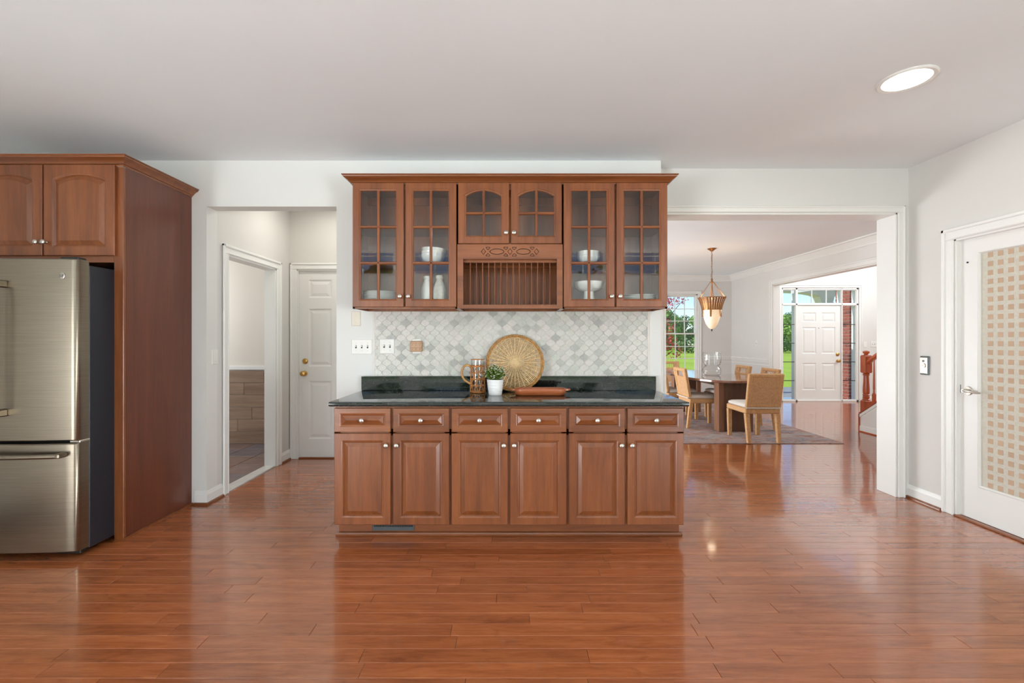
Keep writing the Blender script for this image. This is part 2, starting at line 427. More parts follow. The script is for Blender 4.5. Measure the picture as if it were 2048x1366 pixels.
# --- tiled room behind the hall
wb = wall_y('wall_bath_back', 5.6, 5.72, -4.6, HX0, 0, 2.9, 'wall_bath')
wall_x('wall_bath_left', -4.7, -4.58, 3.68, 5.72, 0, 2.9, 'wall_bath')
struct(MB().box(-4.6, HX0-.115, 3.68, 5.6, -.12, -.012).build('floor_bath', 'grout'))
fb = bpy.data.objects['floor_bath']
tile_me = MB().box(-.162, .162, -.162, .162, -.012, .001, .003).mesh('slate_tile')
for i in range(6):
    for j in range(6):
        x = HX0-.115-.166-.332*i; y = 3.68+.166+.332*j
        if y > 5.6: continue
        link('slate_tile', tile_me, 'slate', fb, (x, y, 0))
wt = MB().box(-.2985, .2985, -.012, 0, .0015, .1505, .003).mesh('wall_tile')
for r in range(6):
    for k in range(5):
        x = HX0-.115-.2-.6*k + (.0, .22, .4, .1, .3, -.05)[r]
        link('wall_tile', wt, 'wood_tile', wb, (x, 5.6, .004+.153*r))
struct(MB().box(-4.58, HX0-.115, 5.57, 5.6, .93, .985, .008).build('trim_bath_rail', 'trim_white'))
struct(MB().box(HX0-.115, HX0-.005, 3.815, 4.61, -.01, .012, .004).build('trim_threshold', 'marble'))
# --- dining room
wall_y('wall_dining_back', 10.0, 10.15, -1.2, 5.13, 0, 2.9, 'wall_dining', [(3.49, 4.25, .55, 2.33)])
wall_x('wall_dining_right', 5.0, 5.13, 3.9, 10.0, 0, 2.9, 'wall_dining', [(4.9, 8.43, 0, 2.35)])
wall_x('wall_dining_left', -1.2, -1.05, 4.9, 10.0, 0, 2.9, 'wall_dining')
struct(MB().box(-1.2, 5.13, 3.89, 10.15, CEIL, CEIL+.12).build('ceiling_dining', 'ceiling_paint'))
# --- foyer, two storeys high
wall_y('wall_foyer_front', 9.4, 9.55, 5.13, 8.75, 0, 5.5, 'wall_dining', [(5.765, 7.385, 0, 2.40), (6.0, 7.4, 3.15, 4.5)])
wall_x('wall_foyer_right', 8.6, 8.75, 3.9, 9.4, 0, 5.5, 'wall_dining')
wall_y('wall_foyer_near', 3.78, 3.9, 5.13, 8.75, 0, 5.5, 'wall_dining')
wall_x('wall_foyer_upper', 5.0, 5.13, 3.9, 9.55, 2.9, 5.5, 'wall_dining')
struct(MB().box(5.0, 8.75, 3.78, 9.55, 5.5, 5.62).build('ceiling_foyer', 'ceiling_paint'))
# --- great room behind the camera, with tall glazing
GW = [(-4.6, -3.2), (-2.7, -.9), (.9, 2.7), (3.2, 4.6)]
gh = [(a, b, .08, 2.35) for a, b in GW]+[(a, b, 3.1, 4.7) for a, b in GW]
wall_y('wall_great_room_far', -6.15, -6.0, -5.15, 5.15, 0, 5.5, 'wall_white', gh)
wall_x('wall_great_room_left', -5.15, -5.0, -6.0, -.8, 0, 5.5, 'wall_white')
wall_x('wall_great_room_right', 5.0, 5.15, -6.0, -.8, 0, 5.5, 'wall_white')
m = MB()
m.box(-5.15, 5.15, -.92, -.8, CEIL+.12, 5.5); m.box(-5.15, -3.9, -.92, -.8, 0, CEIL+.12); m.box(XR, 5.15, -.92, -.8, 0, CEIL+.12); m.box(-3.9, XR, -.92, -.8, CEIL, CEIL+.12)
struct(m.build('wall_great_room_near', 'wall_white'))
struct(MB().box(-5.15, 5.15, -6.15, -.8, 5.5, 5.62).build('ceiling_great_room', 'ceiling_paint'))
# --- pantry behind the frosted door
m = MB(); m.box(XR+.9, XR+1.0, 1.9, 3.7, 0, CEIL); m.box(XR+.12, XR+1.0, 1.8, 1.9, 0, CEIL); m.box(XR+.12, XR+1.0, 3.62, 3.7, 0, CEIL); m.box(XR+.12, XR+1, 1.8, 3.7, CEIL, CEIL+.1)
struct(m.build('wall_pantry', 'wall_white'))

# ------------------------------------------------------------------ wooden floor
PW = .0825
m = MB(); m.box(-5.15, 8.75, -6.15, 3.68, -.14, -.012); m.box(HX0, 8.75, 3.68, 10.15, -.14, -.012)
floor = struct(m.build('floor', 'soil'))
def plank_mesh():
    b = .0010; e = .0012
    lo = [(0, 0), (1, 0), (1, PW), (0, PW)]
    L = [[(x, y, -.012) for x, y in lo], [(x, y, -.0010) for x, y in lo],
         [(e, b, 0), (1-e, b, 0), (1-e, PW-b, 0), (e, PW-b, 0)]]
    return MB().loft(L).mesh('plank')
pm = plank_mesh()
rng = random.Random(11)
def rows(y0, y1):
    k = math.floor(y0/PW)
    while k*PW < y1:
        if k*PW >= y0-1e-6: yield k
        k += 1
nplank = 0
for k in rows(1.56, 3.93):
    y = k*PW; x = -3.9-rng.random()*.8; xe = XR+.06
    while x < xe:
        L = rng.choice((.45, .6, .75, .9, 1.05, 1.2, 1.35))*1.05
        if abs(x+L-xe) < .25: L = xe-x+.02
        vis = 1.15*(y+.09)+.4                       # rows near the camera show less of their ends
        if x+L > -vis and x < vis and x+L > -3.9:
            o = link('plank', pm, 'floor_wood', floor, (x, y, rng.uniform(-.0003, .0003)), (rng.uniform(-.0014, .0014), rng.uniform(-.0003, .0003), 0))
            o.scale = (L-.0012, .99, 1); nplank += 1
        x += L
m = MB()
def field(y0, y1, x0, x1):
    for k in rows(y0, y1):
        y = k*PW; x = x0-rng.random()
        while x < x1:
            L = rng.uniform(.5, 1.4); a, b = max(x, x0), min(x+L, x1)
            if b-a > .02:
                t = rng.uniform(-.0001, .0001)*1.2; g = .0006; e = .0012
                y2 = y+PW
                vs = [(a+g, y+g, -.012), (b-g, y+g, -.012), (b-g, y2-g, -.012), (a+g, y2-g, -.012),
                      (a+g+e, y+g+e, t), (b-g-e, y+g+e, t), (b-g-e, y2-g-e, -t), (a+g+e, y2-g-e, -t)]
                m.add(vs, [(4, 5, 6, 7), (0, 1, 5, 4), (1, 2, 6, 5), (2, 3, 7, 6), (3, 0, 4, 7)])
            x += L
kA = math.floor(1.56/PW)+1
field(-6.0, -.8, -5, 5); field(-.8, kA*PW-.001, -3.9, XR)
field(3.93, 4.95, HX0, -1.3); field(3.93, 10.0, -1.2, 8.6)
tag(m.build('plank_field', 'floor_wood', floor), kind='stuff')

struct(MB().box(-5.0, 5.0, -6.0, -.95, .0004, .014, .005).build('bounce_sheet_great_room', 'bounce_beige'))  # pale sheet added behind the camera to weaken orange bounce off the planks
# ------------------------------------------------------------------ trim
def casing(name, loc, rz, w, h, cw=.083, t=.018, jamb=0.0, head=None):
    """door or opening casing in local axes: opening 0..w along x, wall face at y=0, moulding towards -y, jamb to +y"""
    m = MB(); hw = head or cw
    def leg(a, b):
        m.box(a, b, -t*.7, 0, 0, h+hw, .003)
    m.box(-cw, 0, -t*.75, 0, 0, h, .004); m.box(w, w+cw, -t*.75, 0, 0, h, .004); m.box(-cw, w+cw, -t*.75, 0, h, h+hw, .004)
    bw = cw*.3
    m.box(-cw, -cw+bw, -t*1.35, 0, 0, h+hw, .005); m.box(w+cw-bw, w+cw, -t*1.35, 0, 0, h+hw, .005); m.box(-cw, w+cw, -t*1.35, 0, h+hw-bw, h+hw, .005)
    m.box(-cw*.16, -.004, -t*1.0, 0, 0, h, .003); m.box(w+.004, w+cw*.16, -t, 0, 0, h, .003); m.box(-cw*.16, w+cw*.16, -t, 0, h+.004, h+cw*.16, .003)
    if jamb:
        j = .014
        m.box(-.002, j, -.002, jamb, 0, h, .002); m.box(w-j, w+.002, -.002, jamb, 0, h, .002); m.box(-.002, w+.002, -.002, jamb, h-j, h+.002, .002)
    return struct(m.build(name, 'trim_white', None, loc, (0, 0, rz)))
casing('trim_1', (OX0+.012, YR, 0), 0, OX1-OX0-.024, OZ, .058, .016, .19)            # opening to the dining room
casing('trim_2', (XR, PD1, 0), -PI/2, PD1-PD0, PDZ, .085, .018, .10)             # pantry door
casing('trim_3', (HX0, 3.815, 0), PI/2, .795, 2.045, .08, .018, .115)            # doorway off the hall
casing('trim_4', (-2.335, 4.9, 0), 0, .845, 2.085, .07, .016, .06)               # hall end door
casing('trim_5', (5.0, 8.43, 0), -PI/2, 3.5, 2.35, .085, .018, .13)              # opening to the foyer
casing('trim_6', (5.765, 9.4, 0), 0, 1.62, 2.40, .06, .018, 0)                   # front door unit
casing('trim_7', (3.49, 10.0, .55), 0, .76, 1.78, .07, .016, 0)                  # dining window
def base(name, pts, h=.11, t=.014, shoe=True):
    """baseboard along a floor path of (x, y) points; the wall lies to the left of the walking direction"""
    m = MB(); s = MB()
    prof = [(0, 0), (t, 0), (t, h-.03), (t*.75, h-.02), (t*.55, h-.008), (t*.3, h), (0, h)]
    sp = [(t, 0), (t+.014, 0), (t+.013, .009), (t+.009, .016), (t, .02)]
    for pr, q in ((prof, m), (sp, s)):
        loops = []
        for i, p in enumerate(pts):
            P = Vector(p); d0 = (P-Vector(pts[i-1])).normalized() if i else (Vector(pts[1])-P).normalized()
            d1 = (Vector(pts[i+1])-P).normalized() if i < len(pts)-1 else d0
            n0 = Vector((d0.y, -d0.x)); n1 = Vector((d1.y, -d1.x)); nn = (n0+n1); nn = nn/ (nn.dot(n0) or 1)
            loops.append([(P.x+nn.x*u, P.y+nn.y*u, z) for u, z in pr])
        q.loft(loops)
    o = struct(m.build(name, 'trim_white'))
    if shoe: s.build('shoe_moulding', 'cherry_h', o)
    return o
base('baseboard_hall', [(-2.502, YB), (HX0, YB), (HX0, 3.733)][::1])
base('baseboard_hall_far', [(HX0, 4.692), (HX0, 4.9), (-2.41, 4.9)])
base('baseboard_right', [(XR, YR), (XR, 3.418)])
base('baseboard_pantry_side', [(XR, 2.40), (XR, -.8)])
base('baseboard_dining_back', [(-1.05, 10.0), (5.0, 10.0), (5.0, 8.52)], shoe=False)
base('baseboard_foyer', [(7.46, 9.4), (8.6, 9.4), (8.6, 4)], shoe=False)
def moulding(name, pts, prof, mat='trim_white'):
    m = MB(); loops = []
    for i, p in enumerate(pts):
        P = Vector(p); d0 = (P-Vector(pts[i-1])).normalized() if i else (Vector(pts[1])-P).normalized()
        d1 = (Vector(pts[i+1])-P).normalized() if i < len(pts)-1 else d0
        n0 = Vector((d0.y, -d0.x)); n1 = Vector((d1.y, -d1.x)); nn = n0+n1; nn = nn/(nn.dot(n0) or 1)
        loops.append([(P.x+nn.x*u, P.y+nn.y*u, z) for u, z in prof])
    m.loft(loops)
    return struct(m.build(name, mat))
cz = CEIL
moulding('trim_crown_dining', [(-1.05, 10.0), (5.0, 10.0), (5.0, 3.9)], [(0, cz), (.11, cz), (.11, cz-.018), (.085, cz-.026), (.055, cz-.06), (.03, cz-.09), (.022, cz-.1), (.022, cz-.115), (0, cz-.13)])
moulding('trim_chair_rail', [(4.33, 10.0), (5.0, 10.0), (5.0, 8.52)], [(0, .87), (.012, .87), (.012, .885), (.02, .895), (.026, .91), (.026, .925), (.014, .935), (0, .937)])
moulding('trim_panel_bead', [(4.33, 10.0), (5.0, 10.0), (5.0, 8.52)], [(0, .80), (.012, .80), (.012, .815), (0, .815)])

# ------------------------------------------------------------------ doors
def panel_door(name, w, h, loc, rz, mat='door_white', rows_=((.10, .30), (.42, 1.06), (1.22, 1.86)), t=.04):
    """slab with two columns of raised panels; rows_ measured from the top"""
    sw = w*.125; mid = w*.12; pwid = (w-2*sw-mid)/2
    m = MB()
    zs = [(h-b, h-a) for a, b in rows_]
    holes = []
    for z0, z1 in zs:
        for c in range(2):
            x0 = sw+c*(pwid+mid); holes.append((x0, x0+pwid, z0, z1))
    for a, b, c, d in cells(0, w, 0, h, holes): m.box(a, b, 0, t, c, d)
    o = struct(m.build(name, mat, None, loc, (0, 0, rz)))
    for x0, x1, z0, z1 in holes:
        def lp(i, y): return [(x0+i, y, z0+i), (x1-i, y, z0+i), (x1-i, y, z1-i), (x0+i, y, z1-i)]
        MB().loft([lp(-.001, t-.004), lp(-.001, .0015), lp(.006, .004), lp(.014, .009), (lp(.022, .0095)), lp(.05, .0025), lp(.054, .002)]).build('raised_panel', mat, o)
    return o
d1 = panel_door('door_1', .815, 2.06, (-2.32, 4.925, .015), 0)
m = MB().lathe_y([(.001, .0), (.027, .0), (.03, -.004), (.028, -.012), (.012, -.016), (.012, -.035), (.024, -.042), (.029, -.055), (.026, -.068), (.012, -.074), (.001, -.075)], 20); m.build('door_knob', 'brass', d1, (.062, 0, .925), smooth=40)
MB().lathe_y([(.001, 0), (.03, 0), (.031, -.008), (.024, -.014), (.012, -.016), (.001, -.016)], 20).build('deadbolt', 'brass', d1, (.066, 0, 1.06), smooth=40)
struct(MB().box(-2.32, -1.5, 4.90, 5.0, 0, .014, .004).build('trim_door_sill', 'cherry_h'))

# frosted pantry door
w, h = .815, 2.04
m = MB(); g = (.122, w-.122, .24, 1.93)
for a, b, c, d in cells(0, w, 0, h, [g]): m.box(a, b, 0, .04, c, d)
d2 = struct(m.build('door_2', 'door_white', None, (XR+.03, PD1-.012, .016), (0, 0, -PI/2)))
def lp(i, y): return [(g[0]+i, y, g[2]+i), (g[1]-i, y, g[2]+i), (g[1]-i, y, g[3]-i), (g[0]+i, y, g[3]-i)]
MB().loft([lp(0, .02), lp(-.002, -.001), lp(.006, -.004), lp(.012, .004), lp(.014, .012), lp(.014, .02)], False, False).build('glazing_bead', 'trim_white', d2)
pane = MB().box(g[0]+.012, g[1]-.012, .012, .018, g[2]+.012, g[3]-.012).build('glass_pane', 'frosted', d2)
sq = MB().box(-.0168, .0168, -.0012, 0, -.0175, .0175).mesh('clear_square')
for i in range(9):
    for j in range(27):
        x = g[0]+.075+.064*i
        if x > g[1]-.03: continue
        link('clear_square', sq, 'clear_square', pane, (x, .012, g[2]+.035+.0623*j))
lv = MB().lathe_y([(.001, 0), (.031, 0), (.033, -.004), (.03, -.009), (.014, -.012), (.011, -.045), (.001, -.046)], 20)
lv.tube([(0, -.04, 0), (.02, -.046, .001), (.05, -.047, 0), (.085, -.043, -.004), (.115, -.038, -.004)], [.009, .0095, .0085, .0075, .006], 10)
lv.build('lever_handle', 'nickel', d2, (.06, 0, .925), smooth=40)
MB().box(-.004, .004, -.004, .03, -.03, .03, .002).build('latch_plate', 'vent_metal', d2, (.0, 0, .935))
MB().lathe_y([(.001, 0), (.006, 0), (.006, -.006), (.001, -.008)], 10).build('hook_screw', 'black_plastic', d2, (.055, 0, 1.865))
struct(MB().box(XR-.012, XR+.09, PD0, PD1, 0, .013, .004).build('trim_pantry_sill', 'cherry_h'))

# front door unit with sidelights and transom
d3 = panel_door('door_3', .93, 2.0, (6.10, 9.43, .03), 0, rows_=((.15, .35), (.46, 1.02), (1.22, 1.79)))
MB().lathe_y([(.001, 0), (.032, 0), (.032, -.01), (.016, -.014), (.016, -.03), (.028, -.04), (.03, -.055), (.02, -.066), (.001, -.068)], 16).build('door_knob', 'brass', d3, (.865, 0, .825), smooth=40)
MB().lathe_y([(.001, 0), (.036, 0), (.036, -.012), (.02, -.02), (.001, -.022)], 16).build('deadbolt', 'brass', d3, (.86, 0, .965), smooth=40)
MB().lathe_y([(.001, 0), (.008, 0), (.008, -.004), (.001, -.005)], 10).build('peephole', 'came', d3, (.465, 0, 1.52))
m = MB()
for x0, x1 in ((5.765, 5.79), (6.06, 6.098), (7.032, 7.052), (7.345, 7.385)): m.box(x0, x1, 9.405, 9.55, 0, 2.40, .003)
m.box(5.765, 7.385, 9.405, 9.55, 2.035, 2.07, .003); m.box(5.765, 7.385, 9.405, 9.55, 2.365, 2.40, .003); m.box(5.765, 7.385, 9.405, 9.55, 0, .03, .003)
struct(m.build('trim_entry_frame', 'trim_white'))
def light(name, x0, x1, z0, z1, y, cols, rows_, mw, mmat, fr=.012):
    m = MB(); m.box(x0, x0+fr, y, y+.03, z0, z1); m.box(x1-fr, x1, y, y+.03, z0, z1); m.box(x0+fr, x1-fr, y, y+.03, z0, z0+fr); m.box(x0+fr, x1-fr, y, y+.03, z1-fr, z1)
    o = struct(m.build(name, 'trim_white'))
    a, b, c, d = x0+fr, x1-fr, z0+fr, z1-fr
    for i in range(1, cols): MB().box(a+(b-a)*i/cols-mw/2, a+(b-a)*i/cols+mw/2, y+.005, y+.025, c, d).build('muntin', mmat, o)
    for j in range(1, rows_): MB().box(a, b, y+.006, y+.024, c+(d-c)*j/rows_-mw/2, c+(d-c)*j/rows_+mw/2).build('muntin', mmat, o)
    for i in range(cols):
        for j in range(rows_):
            MB().box(a+(b-a)*i/cols, a+(b-a)*(i+1)/cols, y+.013, y+.017, c+(d-c)*j/rows_, c+(d-c)*(j+1)/rows_).build('pane', 'window_glass', o)
    return o
light('window_2', 5.79, 6.06, .03, 2.035, 9.42, 1, 5, .014, 'came')
light('window_3', 7.052, 7.345, .03, 2.035, 9.42, 1, 5, .014, 'came')
light('window_4', 5.79, 7.345, 2.07, 2.365, 9.42, 5, 1, .016, 'trim_white')
light('window_5', 6.0, 7.4, 3.15, 4.5, 9.45, 4, 4, .02, 'trim_white', .04)

# dining window, two sashes of nine panes
def sash_window(name, x0, x1, z0, z1, y, cols=3, rows_=3, mw=.018):
    fr = .035; m = MB()
    m.box(x0, x0+fr, y, y+.1, z0, z1, .003); m.box(x1-fr, x1, y, y+.1, z0, z1, .003); m.box(x0, x1, y, y+.1, z1-fr*.8, z1, .003); m.box(x0, x1, y-.01, y+.1, z0, z0+.03, .003)
    o = struct(m.build(name, 'trim_white'))
    zm = (z0+z1)/2
    for k, (a, b) in enumerate(((z0+.03, zm+.015), (zm-.015, z1-.028))):
        yy = y+.03+.03*k; s = MB(); sf = .018
        s.box(x0+fr, x0+fr+sf, yy, yy+.028, a, b); s.box(x1-fr-sf, x1-fr, yy, yy+.028, a, b); s.box(x0+fr+sf, x1-fr-sf, yy, yy+.028, a, a+.03); s.box(x0+fr+sf, x1-fr-sf, yy, yy+.028, b-.03, b)
        so = s.build('sash', 'trim_white', o)
        c0, c1, e0, e1 = x0+fr+sf, x1-fr-sf, a+.03, b-.03
        for i in range(1, cols): MB().box(c0+(c1-c0)*i/cols-mw/2, c0+(c1-c0)*i/cols+mw/2, yy+.005, yy+.023, e0, e1).build('muntin', 'trim_white', so)
        for j in range(1, rows_): MB().box(c0, c1, yy+.006, yy+.022, e0+(e1-e0)*j/rows_-mw/2, e0+(e1-e0)*j/rows_+mw/2).build('muntin', 'trim_white', so)
        for i in range(cols):
            for j in range(rows_):
                MB().box(c0+(c1-c0)*i/cols, c0+(c1-c0)*(i+1)/cols, yy+.012, yy+.016, e0+(e1-e0)*j/rows_, e0+(e1-e0)*(j+1)/rows_).build('pane', 'window_glass', so)
    return o
sash_window('window_1', 3.49, 4.25, .55, 2.33, 10.02)
n = 6
for a, b in GW:
    for z0, z1, c, r in ((.08, 2.35, 3, 4), (3.1, 4.7, 3, 3)):
        light('window_%d' % n, a, b, z0, z1, -6.1, c, r, .03, 'trim_white', .06); n += 1

# ================================================================== kitchen cabinets
def loop(w, h, i, y, arc=0.0, k=12, z0=0.0):
    """rectangle inset by i, its top edge optionally rising as a shallow arch of height arc"""
    a, b = -w/2+i, w/2-i; p = [(a, y, z0+i), (b, y, z0+i)]
    if arc <= 0:
        for q in range(k+1): p.append((b+(a-b)*q/k, y, h-i))
    else:
        for q in range(k+1):
            t = q/k; p.append((b+(a-b)*t, y, h-i-arc+arc*math.sin(PI*t)**.8 if False else h-i-arc*(1-(1-(2*t-1)**2))))
    return p
def knob(parent, loc):
    return MB().lathe_y([(.001, 0), (.008, 0), (.009, -.002), (.006, -.006), (.0055, -.014), (.011, -.018), (.0155, -.022), (.0155, -.027), (.011, -.031), (.001, -.032)], 16).build('knob', 'nickel', parent, loc, smooth=40)
T = .02
def raised_front(name, parent, w, h, loc, fr=.052, arc=0.0, grain='cherry', kloc=None):
    k = 14 if arc else 2
    L = lambda i, y, a=0: loop(w, h, i, y, a, k)
    fm = MB().loft([L(0, T), L(0, .003), L(.003, 0), L(fr-.006, 0, arc), L(fr-.001, .003, arc), L(fr+.004, .0045, arc), L(fr+.008, .010, arc), L(fr+.010, .012, arc)], True, False)
    d = fm.build(name, grain, parent, loc)
    MB().loft([L(fr+.008, .0135, arc), L(fr+.012, .012, arc), L(fr+.034, .0025, arc), L(fr+.036, .001, arc), L(fr+.0385, .0005, arc)], False, True).build('raised_panel', grain, d)
    if kloc: knob(d, (kloc[0], 0, kloc[1]))
    return d
def glass_front(parent, w, h, loc, cols, rows_, arc=0.0, kloc=None, fr=.058):
    k = 14 if arc else 2
    L = lambda i, y, a=0: loop(w, h, i, y, a, k)
    f = MB().loft([L(fr, T, arc), L(0, T), L(0, .003), L(.003, 0), L(fr-.012, 0, arc), L(fr-.010, .0035, arc), L(fr-.004, .005, arc), L(fr, .009, arc), L(fr, T, arc)], False, False)
    d = f.build('door', 'cherry', parent, loc)
    x0, x1, z0, z1 = -w/2+fr, w/2-fr, fr, h-fr
    mw = .020
    def topz(x):
        t = (x-x0)/(x1-x0); return z1-arc*(1-(1-(2*t-1)**2)) if arc else z1
    def bar(poly):                                  # small moulded bar
        return poly
    def mbar(a, b, c, dd, vertical):
        m = MB()
        if vertical:
            cx = (a+b)/2; hw = (b-a)/2
            m.prism([(cx-hw, .012), (cx-hw, .006), (cx-hw*.45, .001), (cx+hw*.45, .001), (cx+hw, .006), (cx+hw, .012)], c, dd, 'z')
        else:
            cz_ = (c+dd)/2; hw = (dd-c)/2
            m.prism([(.012, cz_-hw), (.006, cz_-hw), (.001, cz_-hw*.45), (.001, cz_+hw*.45), (.006, cz_+hw), (.012, cz_+hw)], a, b, 'x')
        return m
    for i in range(1, cols):
        x = x0+(x1-x0)*i/cols
        mbar(x-mw/2, x+mw/2, z0-.003, topz(x)+.004, True).build('muntin', 'cherry', d)
    zr = [z0+(z1-z0)*j/rows_ for j in range(rows_+1)]
    if arc: zr = [z0, z0+(z1-z0)*.5, z1]
    for j in range(1, rows_): mbar(x0-.003, x1+.003, zr[j]-mw/2, zr[j]+mw/2, False).build('muntin', 'cherry_h', d)
    for i in range(cols):
        a, b = x0+(x1-x0)*i/cols, x0+(x1-x0)*(i+1)/cols
        for j in range(rows_):
            if arc and j == rows_-1:
                poly = [(a, zr[j]), (b, zr[j])]+[(b+(a-b)*q/7, topz(b+(a-b)*q/7)+.003) for q in range(8)]
                MB().prism(poly, .012, .015).build('glass_pane', 'cabinet_glass', d)
            else:
                MB().box(a, b, .012, .015, zr[j]-.001, zr[j+1]+.001).build('glass_pane', 'cabinet_glass', d)
    if kloc: knob(d, (kloc[0], 0, kloc[1]))
    return d

# --- base cabinets: three two-door, two-drawer units
YD = 2.90                                           # plane of the door faces
CX = [-.7645, 0.0, .7645]; CW = .7645
names = ['on the hall side above the vent', 'between two like it, under the plant and basket', 'nearest the dining room opening']
for c, nm in zip(CX, names):
    t = thing('base_cabinet', 'cherry base cabinet with raised panel fronts, '+nm, 'cabinet', (c, YD+.02, 0), 0, 'base cabinets under the granite counter')
    b = MB(); hw = CW/2-.0005
    b.box(-hw, hw, .02, .60, .10, .882); b.box(-hw, hw, 0, .02, .10, .145)                 # carcass and face frame
    b.box(-hw, hw, 0, .02, .845, .882); b.box(-hw, hw, 0, .02, .69, .73)
    for x in (-hw, -.02, hw-.04): b.box(x, x+.04, 0, .02, .145, .845)
    b.build('body', 'cherry', t)
    for s in (-1, 1):
        x = s*CW/4; fw = CW/2-.0155
        raised_front('drawer', t, fw, .156, (x, -.02, .713), .040, 0, 'cherry_h', (0, .078))
        raised_front('door', t, fw, .596, (x, -.02, .108), .052, 0, 'cherry', (-s*(fw/2-.026), .52))
tk = thing('toe_kick', 'recessed cherry toe kick board with rounded moulding below the base cabinets', 'toe kick', (0, 2.99, 0))
MB().box(-1.142, 1.142, 0, .02, 0, .0995).build('board', 'cherry_h', tk)
MB().prism([(0, 0), (-.014, 0), (-.019, .006), (-.020, .016), (-.016, .025), (-.008, .028), (0, .028)], -1.158, 1.158, 'x').build('shoe_moulding', 'cherry_h', tk)
for s in (-1, 1): MB().box(min(s*1.142, s*1.158), max(s*1.142, s*1.158), 0, .5, 0, .026, .005).build('shoe_moulding', 'cherry_h', tk)
for s in (-1, 1): MB().box(min(s*1.128, s*1.142), max(s*1.128, s*1.142), .02, .55, 0, .0995).build('end_board', 'cherry', tk)
v = thing('toe_kick_vent', 'dark grey metal air register set in the toe kick', 'vent', ((787-1018)/297.7, 2.985, .034))
MB().box(-.141, .141, 0, .004, 0, .062, .002).build('plate', 'vent_metal', v)
sl = MB().box(-.0035, .0035, -.002, .0005, .026, .052).mesh('slot')
for i in range(24): link('slot', sl, 'slot_black', v, (-.126+.252*i/23, 0, 0))

# --- granite worktop
ct = thing('worktop', 'polished black green speckled granite worktop with low upstand', 'worktop', (0, 2.87, .883))
poly = []
def eased(m, x0, x1, y0, y1, z0, z1, r=.008):
    L = []
    for q in range(5):
        a = PI/2*q/4; i = r*(1-math.sin(a)); L.append((i, z0+r*(1-math.cos(a)) if False else z0+r-r*math.cos(a)))
    seq = [(r*(1-math.sin(PI/2*q/4)), z0+r*(1-math.cos(PI/2*q/4))) for q in range(5)]+[(r*(1-math.cos(PI/2*q/4)), z1-r*(1-math.sin(PI/2*q/4))) for q in range(5)]
    m.loft([[(x0+i, y0+i, z), (x1-i, y0+i, z), (x1-i, y1, z), (x0+i, y1, z)] for i, z in seq]); return m
eased(MB(), -1.165, 1.163, 0, .675, 0, .031).build('slab', 'granite', ct, smooth=40)
eased(MB(), -1.163, 1.158, .635, .675, .031, .142, .003).build('upstand', 'granite', ct)

# --- lantern tile backsplash
BX0, BX1, BZ0, BZ1 = -1.067, 1.103, 1.0255, 1.5385
bs = thing('backsplash', 'pale pearly grey lantern tile backsplash above the granite', 'backsplash', (0, YB-.0005, 0))
MB().box(BX0, BX1, -.006, 0, BZ0, BZ1).build('grout_bed', 'grout', bs)
tw, th = .0765, .0790
def ogee(sc=1.0):
    out = []
    for q, (sx, sz, sw) in enumerate(((1, 1, 0), (1, -1, 1), (-1, -1, 0), (-1, 1, 1))):
        pts = []
        for k in range(7):
            t = k/7; a = .0034*math.sin(2*PI*t); nx, nz = th/2, tw/2; l = math.hypot(nx, nz); nx /= l; nz /= l
            pts.append((tw/2*t-a*nx, th/2*(1-t)-a*nz))
        pts.append((tw/2, 0))
        full = pts
        if sw: full = full[::-1]
        full = full[:-1] if True else full
        out += [(sx*x, sz*z) for x, z in full]
    c = 1-.0027/(tw/2)
    return [(x*c, z*c) for x, z in out]
OG = ogee()
def clip(poly, x0, x1, z0, z1):
    for ax, lim, sgn in ((0, x0, 1), (0, x1, -1), (1, z0, 1), (1, z1, -1)):
        out = []
        for i in range(len(poly)):
            a, b = poly[i-1], poly[i]; ia = (a[ax]-lim)*sgn >= 0; ib = (b[ax]-lim)*sgn >= 0
            if ia != ib:
                t = (lim-a[ax])/(b[ax]-a[ax]); out.append((a[0]+(b[0]-a[0])*t, a[1]+(b[1]-a[1])*t))
            if ib: out.append(b)
        poly = out
        if len(poly) < 3: return []
    return poly
tile_me = MB().prism(OG, -.011, -.004).mesh('tile')
rest = MB(); ntile = 0
cands = []
for r in range(-1, 16):
    for q in range(-1, 31):
        x = BX0+.02+tw*q+(tw/2 if r % 2 else 0); z = BZ1-.012-th/2*r
        pl = clip([(x+a, z+b) for a, b in OG], BX0+.001, BX1-.001, BZ0+.001, BZ1-.001)
        if len(pl) < 3: continue
        ar = abs(sum(pl[i-1][0]*pl[i][1]-pl[i][0]*pl[i-1][1] for i in range(len(pl))))/2
        if ar < 2e-5: continue
        hidden = math.hypot(x-.046, z-1.12) < .2
        cands.append((0 if hidden else ar, x, z, pl))
cands.sort(key=lambda c: -c[0])
full_area = cands[0][0]
for i, (ar, x, z, pl) in enumerate(cands):
    if i < 298 and ar > full_area*.999: link('tile', tile_me, 'tile_pearl', bs, (x, 0, z))
    elif i < 298: MB().prism(pl, -.011, -.004).build('tile', 'tile_pearl', bs)
    else: rest.prism(pl, -.011, -.004)
tag(rest.build('tile_rest', 'tile_pearl', bs), kind='stuff')
MB().box(BX0-.008, BX0, -.012, 0, BZ0, BZ1).build('edge_strip', 'grout', bs)
MB().box(BX1, BX1+.008, -.012, 0, BZ0, BZ1).build('edge_strip', 'grout', bs)

